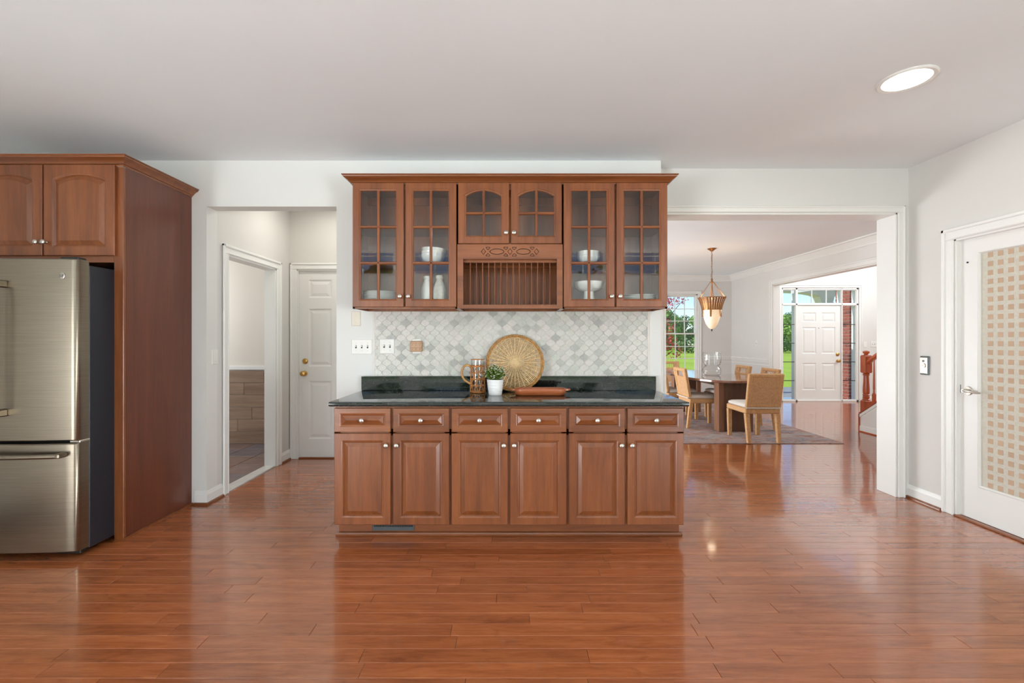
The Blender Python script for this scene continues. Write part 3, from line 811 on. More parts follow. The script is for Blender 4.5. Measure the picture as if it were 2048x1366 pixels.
# --- wall cabinets
YU = 3.21; UE = [-1.135, -.3735, .388, 1.1495]
def upper_box(t, hw, z0, z1, shelves, back='cherry'):
    m = MB(); d0 = .02; d1 = YB-YU-.001
    m.box(-hw, -hw+.016, d0, d1, z0, z1); m.box(hw-.016, hw, d0, d1, z0, z1)
    m.box(-hw, hw, d0, d1, z1-.016, z1); m.box(-hw, hw, d0, d1, z0+.02, z0+.032)
    m.box(-hw, hw, d1-.012, d1, z0, z1); m.box(-hw+.016, hw-.016, d1-.03, d1-.012, z1-.075, z1-.016)
    # face frame
    m.box(-hw, -hw+.035, .02, .04, z0, z1); m.box(hw-.035, hw, .02, .04, z0, z1); m.box(-hw+.035, hw-.035, .02, .04, z1-.05, z1); m.box(-hw+.035, hw-.035, .02, .04, z0, z0+.032)
    b = m.build('body', 'cherry', t)
    for z in shelves: MB().box(-hw+.017, hw-.017, .05, d1-.013, z-.016, z).build('shelf', 'cherry_h', t)
    return b
lab = ['cherry wall cabinet with two glass doors holding plates, bowls and white bottles', 'cherry wall cabinet with arched glass doors over a carved rail and plate rack', 'cherry wall cabinet with two glass doors holding a footed bowl and plates']
for k in range(3):
    a, b = UE[k], UE[k+1]; hw = (b-a)/2-.0004; c = (a+b)/2
    t = thing('wall_cabinet', lab[k], 'cabinet', (c, YU, 0), 0, 'wall cabinets over the backsplash')
    fw = (b-a)/2-.0125
    if k != 1:
        upper_box(t, hw, 1.54, 2.452, (1.878, 2.146))
        MB().box(-.018, .018, .022, .04, 1.57, 2.40).build('stile', 'cherry', t)
        for s in (-1, 1):
            glass_front(t, fw, .897, (s*(b-a)/4, 0, 1.551), 2, 3, 0, (-s*(fw/2-.024), .075))
    else:
        z0, z1 = 1.54, 2.452; d1 = YB-YU-.001
        m = MB()
        m.box(-hw, -hw+.016, .02, d1, z0, z1); m.box(hw-.016, hw, .02, d1, z0, z1); m.box(-hw, hw, .02, d1, z1-.016, z1)
        m.box(-hw, hw, .02, d1, z0+.018, z0+.03); m.box(-hw, hw, d1-.012, d1, z0, z1); m.box(-hw+.016, hw-.016, .03, d1-.012, 1.99, 2.006)
        m.box(-hw+.016, hw-.016, d1-.03, d1-.012, z1-.075, z1-.016)
        m.box(-hw, -hw+.035, .02, .036, 1.99, z1); m.box(hw-.035, hw, .02, .036, 1.99, z1); m.box(-hw+.035, hw-.035, .02, .036, z1-.05, z1); m.box(-hw+.035, hw-.035, .02, .036, 1.985, 2.02)
        m.build('body', 'cherry', t)
        for s in (-1, 1): glass_front(t, fw, .44, (s*(b-a)/4, 0, 2.009), 2, 2, .04, (-s*(fw/2-.022), .075))
        # frame of the plate rack with a carved rail
        ox = .338; fz0, fz1 = z0, 2.004; oz0, oz1 = 1.566, 1.896
        bm = bmesh.new()
        def ring(pts, y): return [bm.verts.new((x, y, z)) for x, z in pts]
        shapes = []
        def dia(cx, rx, rz): return [(cx+rx, 0), (cx, rz), (cx-rx, 0), (cx, -rz)]
        def lens(cx, rx, rz): return [(cx-rx*math.cos(PI*q/10), rz*math.sin(PI*q/10)) for q in range(10)]+[(cx+rx*math.cos(PI*q/10), -rz*math.sin(PI*q/10)) for q in range(10)]
        px = 1/ (8.54*277.3); C0 = 938
        for cx in (485, 938, 1392): shapes.append(dia((cx-C0)*px, 44*px, 56*px))
        for cx in (714, 1167): shapes.append(lens((cx-C0)*px, 125*px, 52*px))
        for cx in (560, 866, 1012, 1318):
            for sg in (1, -1):
                q = (cx-C0)*px
                shapes.append([(q-38*px, sg*80*px), (q+38*px, sg*80*px), (q+34*px, sg*54*px), (q, sg*26*px), (q-34*px, sg*54*px)])
        cz0 = 1.951
        def fill(loops):
            es = []
            for L in loops:
                for i in range(len(L)): es.append(bm.edges.get((L[i-1], L[i])) or bm.edges.new((L[i-1], L[i])))
            bmesh.ops.triangle_fill(bm, use_beauty=True, use_dissolve=False, edges=es)
        outer = ring([(-hw, fz0), (hw, fz0), (hw, fz1), (-hw, fz1)], .004)
        op = ring([(-ox, oz0), (ox, oz0), (ox, oz1), (-ox, oz1)], .004)
        hl = []
        for sh in shapes:
            o1 = ring([(x, cz0+z) for x, z in sh], .004); hl.append((sh, o1))
        fill([outer, op]+[h_[1] for h_ in hl])
        for sh, o1 in hl:
            cx = sum(p[0] for p in sh)/len(sh); cz_ = sum(p[1] for p in sh)/len(sh)
            rr = max(abs(p[0]-cx) for p in sh); sc = 1-.0052/rr
            sz = 1-.0052/max(abs(p[1]-cz_) for p in sh)
            inn = [(cx+(x-cx)*sc, cz0+cz_+(z-cz_)*sz) for x, z in sh]
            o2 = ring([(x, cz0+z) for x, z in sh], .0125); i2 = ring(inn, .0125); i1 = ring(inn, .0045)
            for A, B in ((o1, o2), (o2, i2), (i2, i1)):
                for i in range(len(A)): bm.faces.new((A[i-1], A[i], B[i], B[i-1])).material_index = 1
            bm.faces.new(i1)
        ob = ring([(-hw, fz0), (hw, fz0), (hw, fz1), (-hw, fz1)], .022); opb = ring([(-ox, oz0), (ox, oz0), (ox, oz1), (-ox, oz1)], .022)
        for A, B in ((outer, ob), (op, opb)):
            for i in range(4): bm.faces.new((A[i-1], A[i], B[i], B[i-1]))
        fill([ob, opb])
        bmesh.ops.recalc_face_normals(bm, faces=bm.faces)
        me = bpy.data.meshes.new('rack_frame'); bm.to_mesh(me); bm.free()
        me.materials.append(MATS['cherry_h']); me.materials.append(MATS['cherry_groove']); link('rack_frame', me, None, t)
        MB().loft([[(-ox-.012, y, oz1+.012), (ox+.012, y, oz1+.012), (ox+.012, y, oz1+.002), (-ox-.012, y, oz1+.002)] for y in (.0045, -.002)]).build('rack_bead', 'cherry_h', t)
        for yy in (.05, d1-.04):
            MB().box(-hw+.016, hw-.016, yy-.012, yy+.012, oz1-.018, oz1+.004).build('rack_rail', 'cherry_h', t)
        dow = MB().lathe([(.0045, 0), (.0045, .318)], 10).mesh('dowel')
        for yy in (.05, d1-.04):
            for i in range(14): link('dowel', dow, 'cherry', t, ((250+ (1630-250)*i/13-938)*px, yy, oz0))
        MB().box(-hw+.016, hw-.016, .022, d1-.012, oz0-.008, oz0-.001).build('rack_floor', 'cherry_h', t)
# crown moulding running along all three wall cabinets
pr = [(0, 2.440), (.006, 2.440), (.008, 2.449), (.016, 2.453), (.020, 2.460), (.030, 2.470), (.044, 2.479), (.052, 2.484), (.054, 2.492), (.060, 2.494), (.060, 2.500), (0, 2.500)]
def crown(name, pts, pr, label):
    m = MB(); loops = []
    for i, p in enumerate(pts):
        P = Vector(p); d0 = (P-Vector(pts[i-1])).normalized() if i else (Vector(pts[1])-P).normalized()
        d1 = (Vector(pts[i+1])-P).normalized() if i < len(pts)-1 else d0
        n0 = Vector((d0.y, -d0.x)); n1 = Vector((d1.y, -d1.x)); nn = n0+n1; nn = nn/(nn.dot(n0) or 1)
        loops.append([(P.x+nn.x*u, P.y+nn.y*u, z) for u, z in pr])
    m.loft(loops)
    return tag(m.build(name, 'cherry_h', smooth=25), label, 'moulding')
crown('crown_moulding', [(UE[0]-.001, YB), (UE[0]-.001, YU+.02), (UE[3]+.001, YU+.02), (UE[3]+.001, YB)], pr, 'stepped cherry crown moulding along the top of the glass cabinets')

# --- refrigerator surround
fs = thing('refrigerator_cabinet', 'cherry cabinet above the refrigerator with arched panel doors and tall side panel', 'cabinet', (-3.04, 2.92, 0))
PX = .51
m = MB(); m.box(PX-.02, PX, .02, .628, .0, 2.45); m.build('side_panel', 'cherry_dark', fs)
m = MB(); m.box(PX-.062, PX, 0, .02, 0, 2.45, .002); m.build('stile', 'cherry', fs)
m = MB(); m.box(-PX, -PX+.02, .02, .628, 0, 2.45); m.box(-PX, -PX+.062, 0, .02, 0, 2.45, .002); m.build('far_side_panel', 'cherry', fs)
m = MB(); m.box(-PX+.02, PX-.02, .02, .628, 1.822, 2.45); m.box(-PX+.062, PX-.062, 0, .02, 1.822, 1.87); m.box(-PX+.062, PX-.062, 0, .02, 2.42, 2.45); m.box(-.03, .03, 0, .02, 1.87, 2.42); m.build('body', 'cherry_h', fs)
for s in (-1, 1): raised_front('door', fs, .462, .594, (s*.2365, -.02, 1.864), .062, .035, 'cherry', (-s*.212, .085))
moul = []
pr2 = [(u, z+.001) for u, z in pr]
c = crown('refrigerator_crown', [(-PX, .0), (PX, .0), (PX, .628)], [(u, z+.01) for u, z in pr2], 'x'); c.parent = fs; del c['label']; del c['category']; c.name = 'crown'
MB().prism([(.628, 0), (0, 0), (0, .016), (.628, .016)], PX, PX+.012, 'x').build('shoe_moulding', 'cherry_h', fs)

# --- refrigerator
rf = thing('refrigerator', 'stainless steel french door refrigerator with bottom freezer drawer', 'refrigerator', (-3.04, 2.745, 0))
MB().box(-.45, .45, 0, .70, .03, 1.775, .006).build('case', 'fridge_dark', rf)
MB().box(-.43, .43, -.035, .02, .012, .06, .004).build('toe_grille', 'black_plastic', rf)
def bow(x): return -.083-.028*(1-(x/.455)**2)
def front(x0, x1, z0, z1, name):
    # plan outline with rounded outer edges
    pts = [(x1, -.006), (x0, -.006)]
    n = 14
    def ys(x):
        y = bow(x); r = .022
        for e, s in ((x0, 1), (x1, -1)):
            d = abs(x-e)
            if d < r and abs(e) > .3: y += r-math.sqrt(max(0, r*r-(r-d)**2))
        return y
    xs = sorted({x0+(x1-x0)*i/n for i in range(n+1)} | {x0+.002, x0+.006, x0+.012, x0+.018, x1-.002, x1-.006, x1-.012, x1-.018})
    pts += [(x, ys(x)) for x in xs]
    def ins(d): # small inset for eased top and bottom edges
        return [(x*(1) , y+(d if y < -.02 else 0)) for x, y in pts]
    m = MB().loft([[(x, y, z0) for x, y in ins(.006)], [(x, y, z0+.006) for x, y in pts], [(x, y, z1-.006) for x, y in pts], [(x, y, z1) for x, y in ins(.006)]])
    return m.build(name, 'steel', rf, smooth=35)
dl = front(-.455, -.003, .712, 1.80, 'door'); dr = front(.003, .455, .712, 1.80, 'door'); dz = front(-.455, .455, .045, .695, 'freezer_drawer')
for s, d in ((-1, dl), (1, dr)):
    x = s*.055; y = bow(x)
    MB().tube([(x, y-.045, .90), (x, y-.052, .98), (x, y-.054, 1.25), (x, y-.052, 1.55), (x, y-.045, 1.63)], .013, 12, ell=.75).build('handle', 'steel', d, smooth=40)
    for z in (.885, 1.645): MB().box(x-.016, x+.016, y-.056, y+.004, z-.022, z+.022, .006).build('handle_bracket', 'steel', d)
P = [(x, bow(x)-.045-.012*(1-(x/.4)**2), .632) for x in [-.385+.077*i for i in range(11)]]
MB().tube(P, .0145, 12, ell=.75).build('handle', 'bronze' if False else 'steel', dz, smooth=40)
for s in (-1, 1): MB().box(s*.39-.016, s*.39+.016, bow(.39)-.056, bow(.39)+.004, .618, .646, .006).build('handle_bracket', 'steel', dz)
MB().box(.33, .44, -.06, -.005, 1.80, 1.815, .004).build('hinge_cover', 'black_plastic', rf)
MB().box(.40, .46, -.07, -.004, .697, .71, .002).build('hinge', 'nickel', rf)
# round emblem
ex, ez = .372, 1.697; ey = bow(ex)
em = MB().lathe_y([(.001, .006), (.0215, .006), (.0215, -.001), (.0185, -.0022), (.0175, -.001), (.001, -.001)], 28).build('emblem', 'nickel', dr, (ex, ey, ez), (0, 0, -.09), smooth=40)
cu = bpy.data.curves.new('emblem_letters', 'FONT'); cu.body = 'GE'; cu.size = .021; cu.align_x = 'CENTER'; cu.align_y = 'CENTER'; cu.extrude = .0006; cu.shear = .25
tmp = bpy.data.objects.new('tmp', cu); COL.objects.link(tmp)
me = bpy.data.meshes.new_from_object(tmp.evaluated_get(bpy.context.evaluated_depsgraph_get())); bpy.data.objects.remove(tmp)
me.materials.clear(); link('emblem_letters', me, 'vent_metal', em, (0, -.0015, 0), (PI/2, 0, 0))

# ================================================================== wall plates
def wall_plate(name, label, loc, rz, gangs, mat='plate_white', h=.118, toggles=True, cat='switch', w=None):
    w = w or (.072+.046*(gangs-1))
    t = thing(name, label, cat, loc, rz)
    def lp(i, y): return [(-w/2+i, y, -h/2+i), (w/2-i, y, -h/2+i), (w/2-i, y, h/2-i), (-w/2+i, y, h/2-i)]
    MB().loft([lp(0, 0), lp(0, -.003), lp(.004, -.0065)]).build('plate', mat, t)
    for g in range(gangs):
        x = -.023*(gangs-1)+.046*g
        for z in (-.03, .03): MB().lathe_y([(.0005, -.006), (.003, -.006), (.003, -.0075), (.0005, -.0078)], 8).build('screw', 'nickel', t, (x, 0, z))
        if toggles:
            MB().box(x-.0055, x+.0055, -.0072, -.006, -.0125, .0125).build('slot', 'slot_black', t)
            MB().box(x-.004, x+.004, -.017, -.006, .000, .010, .0015).build('toggle', mat, t)
    return t
wall_plate('switch_plate', 'white triple switch plate beside the lantern tile backsplash', ((724-1018)/250.7, YB, 1.258), 0, 3)
wall_plate('switch_plate', 'pale double switch plate mounted on the lantern tiles', ((774-1018)/252, YB-.011, 1.262), 0, 2)
wall_plate('blank_plate', 'cream blank cover plate just under the wall cabinet corner', ((712.5-1018)/250.7, YB, 1.482), 0, 1, 'plate_cream', .118, False, 'wall plate', .072)
wall_plate('switch_plate', 'white rocker switch plate on the grey hall wall', (HX0, 3.646, 1.172), PI/2, 1, 'plate_white', .12, False)
MB().box(-.016, .016, -.011, -.006, -.033, .033, .002).build('rocker', 'plate_white', [o for o in bpy.data.objects if o.get('label') == 'white rocker switch plate on the grey hall wall'][0])
wall_plate('switch_plate', 'small white switch plate on the dining room wall above the chair rail', (5.0, 8.99, 1.23), -PI/2, 1)
wall_plate('switch_plate', 'white triple switch plate on the entry wall right of the front door', (7.72, 9.4, 1.21), 0, 3)
wall_plate('blank_plate', 'small white cover plate on the wall by the front door casing', (7.52, 9.4, 1.2), 0, 1, 'plate_white', .12, False, 'wall plate')
ad = thing('outlet_adapter', 'tan six outlet adapter plugged over a white wall plate', 'outlet', ((833.5-1018)/252, YB-.011, 1.262))
def lp(i, y, w=.072, h=.118): return [(-w/2+i, y, -h/2+i), (w/2-i, y, -h/2+i), (w/2-i, y, h/2-i), (-w/2+i, y, h/2-i)]
MB().loft([lp(0, 0), lp(0, -.003), lp(.004, -.0065)]).build('plate', 'plate_white', ad)
MB().box(-.047, .047, -.036, -.006, -.042, .042, .006).build('body', 'adapter_tan', ad)
for r in (-1, 1):
    for c in (-1, 0, 1):
        x = .030*c; z = .019*r
        for dx in (-.006, .006): MB().box(x+dx-.0014, x+dx+.0014, -.0366, -.034, z+.002, z+.011).build('slot', 'slot_black', ad)
        MB().box(x-.0022, x+.0022, -.0366, -.034, z-.010, z-.005).build('slot', 'slot_black', ad)
cb = thing('call_button', 'brushed metal plate with a round glowing button beside the frosted door', 'button', (XR, 3.563, 1.108), -PI/2)
MB().box(-.04, .04, -.012, 0, -.075, .075, .006).build('plate', 'vent_metal', cb)
MB().box(-.032, .032, -.018, -.011, -.065, .065, .005).build('face', 'steel', cb)
MB().lathe_y([(.014, -.016), (.019, -.018), (.019, -.023), (.014, -.023)], 18).build('ring', 'nickel', cb, smooth=40)
MB().lathe_y([(.001, -.017), (.0145, -.017), (.0145, -.022), (.001, -.024)], 18).build('push_button', 'button_glow', cb, smooth=40)
MB().box(-.010, .010, -.019, -.017, .028, .044, .001).build('marking', 'vent_metal', cb)

# ================================================================== recessed ceiling lights
def can_light(x, y, label, power=6, z=CEIL):
    t = thing('recessed_light', label, 'ceiling light', (x, y, z), 0, 'recessed kitchen lights')
    MB().lathe([(.105, 0), (.132, 0), (.133, -.004), (.126, -.009), (.108, -.006)], 36, (0, 0, 0), False).build('trim_ring', 'trim_white', t, smooth=40)
    MB().lathe([(.002, -.004), (.108, -.005), (.108, 0), (.002, 0)], 36).build('lens', 'lamp_lens', t)
    d = bpy.data.lights.new('recessed_lamp', 'AREA'); d.shape = 'DISK'; d.size = .2; d.energy = power; d.color = (1, .95, .88)
    o = bpy.data.objects.new('recessed_lamp', d); COL.objects.link(o); o.parent = t; o.location = (0, 0, -.012)
can_light(-1.9, 4.35, 'added unseen recessed ceiling light brightening the side hall', 4.5, 2.78)  # lamp added out of view to lift the hall walls
can_light(2.18, 2.44, 'round recessed ceiling light glowing near the pantry door')

# ================================================================== crockery behind glass
SH = YU+.05
Z0 = 1.572; Z1 = 1.8785
def plates(cx, y, z, n, r, label):
    for i in range(n):
        zz = z+.0005+.0125*i
        MB().lathe([(.001, 0), (r*.55, 0), (r*.62, .003), (r*.98, .016), (r, .018), (r*.985, .0195), (r*.62, .008), (r*.5, .006), (.001, .006)], 32).build('plate', 'porcelain', None, (cx, y, zz), smooth=40)
        o = bpy.data.objects[-1] if False else None
def mk(m, name, mat, loc, label, cat, group=None, smooth=40):
    return tag(m.build(name, mat, None, loc, smooth=smooth), label, cat, group)
def plate_stack(cx, y, n, r, label, group):
    for i in range(n):
        mk(MB().lathe([(.001, 0), (r*.55, 0), (r*.62, .002), (r*.98, .010), (r, .012), (r*.985, .0135), (r*.62, .0065), (r*.5, .005), (.001, .005)], 36), 'dinner_plate', 'porcelain', (cx, y, Z0+.0128*i), label, 'plate', group)
plate_stack(-.975, 3.375, 8, .125, 'white plate in the stack behind the glass door nearest the hall', 'plates stacked in the cabinet near the hall')
plate_stack(.985, 3.375, 6, .125, 'white plate in the low stack behind the glass door nearest the dining room', 'plates stacked in the cabinet near the dining room')
def bowl(r, h): return MB().lathe([(.001, 0), (r*.5, 0), (r*.56, .003), (r*.85, h*.42), (r*.97, h*.75), (r, h), (r*.965, h), (r*.93, h*.75), (r*.8, h*.45), (r*.5, .012), (.001, .010)], 36)
for i in range(3):
    o = mk(bowl(.097, .07), 'bowl', 'porcelain', (-.578+.004*i, 3.36, Z1+.0005+.024*i), 'white bowl in the leaning stack above the white bottles', 'bowl', 'bowls above the bottles')
    if i == 2: o.rotation_euler = (.0, .06, 0)
for i in range(3):
    mk(bowl(.088, .058), 'bowl', 'porcelain', (.597, 3.36, Z1+.0005+.019*i), 'white bowl in the stack above the footed bowl', 'bowl', 'bowls above the footed bowl')
bot = lambda r: MB().lathe([(a_, b_*1.24) for a_, b_ in [(.001, 0), (r, 0), (r*1.02, .008), (r*1.02, .085), (r*.98, .105), (r*.75, .13), (r*.52, .148), (r*.5, .158), (r*.62, .163), (r*.62, .178), (r*.5, .180), (r*.42, .165), (.001, .16)]], 28)
mk(bot(.044), 'bottle', 'porcelain', (-.622, 3.36, Z0), 'smooth white ceramic bottle behind the cabinet glass', 'bottle', 'ceramic bottles')
mk(bot(.046), 'bottle', 'stoneware', (-.518, 3.33, Z0), 'mottled cream stoneware bottle behind the cabinet glass', 'bottle', 'ceramic bottles')
fb_ = thing('footed_bowl', 'white pedestal bowl on a cone foot behind glass', 'bowl', (.603, 3.36, Z0))
MB().lathe([(.001, .105), (.04, .105), (.075, .113), (.103, .133), (.113, .158), (.116, .175), (.112, .175), (.105, .154), (.07, .123), (.001, .117)], 36).build('cup', 'porcelain', fb_, smooth=40)
MB().lathe([(.001, 0), (.054, 0), (.052, .006), (.042, .045), (.036, .106), (.001, .107)], 32).build('foot', 'porcelain', fb_, smooth=40)

# ================================================================== things on the worktop
ZC = .9145
# wicker round basket tray leaning on the tiles
R = .222
ang = math.asin(.085/ (2*R)) if False else .26
bk = thing('wicker_tray', 'round woven wicker tray leaning against the lantern tiles', 'basket', (.046, 3.405, ZC))
M = Matrix.Rotation(-(ang), 4, 'X') @ Matrix.Rotation(PI/2, 4, 'X') @ Matrix.Translation((0, R+.006, 0))
NR = 32
m = MB()
for q in range(17):
    r0 = .036+(R-.046)*q/16; ph = q % 2; path = []
    n = 130
    for i in range(n):
        a = 2*PI*i/n; w_ = .0030*math.cos(NR/2*a+PI*ph) ; dish = .014*(1-(r0/R)**2)
        path.append((r0*math.cos(a), r0*math.sin(a), w_-dish*0))
    m.tube(path, .0040, 5, True)
m.xf(M).build('weave', 'wicker', bk, smooth=60)
m = MB()
for i in range(NR): 
    a = 2*PI*i/NR; m.tube([(.008*math.cos(a), .008*math.sin(a), .003), (R*math.cos(a), R*math.sin(a), .003)], .0036, 5)
m.lathe([(.001, -.004), (.028, -.003), (.03, 0), (.028, .004), (.001, .005)], 18)
m.xf(M).build('spokes', 'wicker_light', bk, smooth=60)
m = MB()
for s in range(3):
    n = 150; path = []
    for i in range(n):
        a = 2*PI*i/n; b = 26*a+2*PI*s/3
        path.append(((R-.004+.007*math.cos(b))*math.cos(a), (R-.004+.007*math.cos(b))*math.sin(a), .004+.007*math.sin(b)))
    m.tube(path, .0046, 5, True)
m.tube([((R-.016)*math.cos(2*PI*i/90), (R-.016)*math.sin(2*PI*i/90), .006) for i in range(90)], .005, 6, True)
m.xf(M).build('braided_rim', 'wicker_rim', bk, smooth=60)
# rattan wrapped glass jug
jg = thing('glass_jug', 'glass jug wrapped in open orange rattan weave with cane handle', 'jug', (-.2375, 3.375, ZC))
jr = .056
MB().lathe([(.001, 0), (jr*.98, 0), (jr, .004), (jr*.94, .12), (jr*.88, .2), (jr*.9, .25), (jr*.87, .25), (jr*.85, .2), (jr*.91, .12), (jr*.95, .01), (.001, .008)], 32).build('glass', 'clear_glass', jg, smooth=40)
def jrad(z): return jr+.002-(z/.2)*jr*.11
m = MB()
for d in (-1, 1):
    for k in range(9):
        m.tube([(jrad(z)*math.cos(2*PI*k/9+d*z*5.4), jrad(z)*math.sin(2*PI*k/9+d*z*5.4), z) for z in [.012+.186*i/16 for i in range(17)]], .0026, 5)
for z in (.006, .012, .055, .105, .150, .197, .203):
    m.tube([(jrad(z)*math.cos(2*PI*i/36), jrad(z)*math.sin(2*PI*i/36), z) for i in range(36)], .0034, 6, True)
m.build('rattan_weave', 'wicker_orange', jg, smooth=60)
m = MB(); m.tube([(jr*.9*math.cos(2*PI*i/36), jr*.9*math.sin(2*PI*i/36), .25) for i in range(36)], .0022, 6, True); m.build('rim', 'wicker_orange', jg, smooth=60)
hp = [(-jr*.9, 0, .192), (-jr-.016, 0, .206), (-jr-.044, 0, .2), (-jr-.062, 0, .172), (-jr-.064, 0, .14), (-jr-.054, 0, .11), (-jr-.032, 0, .086), (-jr*.95, 0, .066)]
def smoothpath(P, k=5):
    out = []
    for i in range(len(P)-1):
        p0 = Vector(P[max(i-1, 0)]); p1 = Vector(P[i]); p2 = Vector(P[i+1]); p3 = Vector(P[min(i+2, len(P)-1)])
        for q in range(k):
            t = q/k; out.append(.5*((2*p1)+(p2-p0)*t+(2*p0-5*p1+4*p2-p3)*t*t+(3*p1-p0-3*p2+p3)*t**3))
    out.append(Vector(P[-1])); return out
hs = smoothpath(hp)
MB().tube(hs, [.0085+.0012*(i % 2) for i in range(len(hs))], 8).build('handle', 'wicker_rim', jg, smooth=60)
# potted plant
pp = thing('potted_plant', 'small leafy white-flowered plant in a ribbed white pot', 'plant', (-.10, 3.235, ZC))
prof = [(.001, 0), (.047, 0), (.048, .002)]
for i in range(9):
    z = .012+.0105*i; r = .048+.0145*z/.113; prof += [(r, z), (r+.0003, z+.0015), (r, z+.0085)] if i % 2 == 0 else [(r-.0006, z+.004)]
prof += [(.0635, .113), (.0605, .113), (.058, .1), (.001, .098)]
MB().lathe(prof, 36).build('pot', 'pot_white', pp, smooth=30)
MB().lathe([(.001, .099), (.058, .099), (.04, .104), (.001, .106)], 18).build('soil', 'soil', pp)
rg = random.Random(5); m = MB(); fl = MB(); stm = MB()
def leafquad(m, P, d, L, wd, rg):
    d = d.normalized(); s = d.cross(Vector((rg.uniform(-1, 1), rg.uniform(-1, 1), rg.uniform(-1, 1)))); s = s.normalized() if s.length > .01 else Vector((1, 0, 0))
    u = d.cross(s)
    m.add([P, P+d*L*.5+s*wd+u*L*.06, P+d*L, P+d*L*.5-s*wd+u*L*.06], [(0, 1, 2, 3)])
for k in range(110):
    a = rg.uniform(0, 2*PI); e = rg.uniform(-.15, 1)**1.0; e = math.asin(max(-.15, min(1, e)))
    dr = Vector((math.cos(a)*math.cos(e), math.sin(a)*math.cos(e), math.sin(e)))
    tip = Vector((0, 0, .135))+Vector((dr.x*.077, dr.y*.077, dr.z*.076))*rg.uniform(.85, 1.12)
    base_ = Vector((dr.x*.03, dr.y*.03, .104)); stm.tube([base_, base_.lerp(tip, .5)+Vector((0, 0, .008)), tip], .0009, 4)
    for i in range(26):
        t = rg.uniform(.3, 1); P = base_.lerp(tip, t)+Vector((0, 0, .008*math.sin(PI*t)))
        d = (tip-base_).normalized()+Vector((rg.uniform(-1, 1), rg.uniform(-1, 1), rg.uniform(-.6, 1)))
        leafquad(m, P, d, rg.uniform(.009, .016), rg.uniform(.002, .0034), rg)
    if rg.random() < .75:
        for i in range(5):
            b = 2*PI*i/5; leafquad(fl, tip+dr*.004, dr*.35+Vector((math.cos(b), math.sin(b), .4*math.sin(b+1))), .0085, .0028, rg)
tag(m.build('foliage', 'plant_leaf', pp), kind='stuff'); stm.build('stems', 'plant_leaf', pp); tag(fl.build('blossoms', 'flower_white', pp), kind='stuff')
# long wooden dough bowl
tr = thing('wooden_tray', 'long reddish brown wooden tray with small end handles', 'tray', (.2265, 3.235, ZC))
def rr(w, d, r, z, n=6):
    out = []
    for cx, cy, a0 in ((w/2-r, d/2-r, 0), (-w/2+r, d/2-r, PI/2), (-w/2+r, -d/2+r, PI), (w/2-r, -d/2+r, 3*PI/2)):
        for i in range(n+1): out.append((cx+r*math.cos(a0+PI/2*i/n), cy+r*math.sin(a0+PI/2*i/n), z))
    return out
MB().loft([rr(.335, .10, .045, 0), rr(.35, .115, .05, .004), rr(.372, .14, .058, .022), rr(.376, .145, .06, .044), rr(.372, .141, .058, .048), rr(.355, .124, .052, .046), rr(.345, .112, .05, .024), rr(.325, .095, .044, .014)]).build('bowl', 'tray_wood', tr, smooth=50)
for s in (-1, 1): MB().loft([[(s*x, y, z) for x, y in ((.178, -.036), (.2, -.032), (.216, -.018), (.219, 0), (.216, .018), (.2, .032), (.178, .036))] for z in (.034, .045)]).build('handle', 'tray_wood', tr, smooth=30)

# ================================================================== dining room
rug = tag(MB().box(1.3, 4.22, 5.6, 9.3, .0005, .010, .003).build('rug', 'rug'), 'faded blue grey and rust patterned rug under the dining table', 'rug')
ZR = .0105
TC = (3.2, 7.2)
def sup(a, b, n=56, e=2.6):
    return [(a*math.copysign(abs(math.cos(2*PI*i/n))**(2/e), math.cos(2*PI*i/n)), b*math.copysign(abs(math.sin(2*PI*i/n))**(2/e), math.sin(2*PI*i/n))) for i in range(n)]
dt = thing('dining_table', 'oval wooden dining table on two slab pedestals', 'table', (TC[0], TC[1], ZR))
MB().loft([[(x, y, z) for x, y in sup(.53-i, 1.13-i)] for i, z in ((.012, .700), (0, .706), (0, .732), (.004, .736))]).build('tabletop', 'table_wood', dt, smooth=30)
for yy in (-.93, .78):
    s = MB(); s.box(-.165, .165, yy+.02, yy+.13, 0, .70); pd = s.build('pedestal', 'table_base_wood', dt)
    for sx in (-1, 1): MB().box(sx*.205-.04, sx*.205+.04, yy, yy+.15, 0, .70, .006).build('post', 'post_wood', pd)
MB().box(-.05, .05, -.78, .78, .60, .70).build('stretcher', 'table_base_wood', dt)
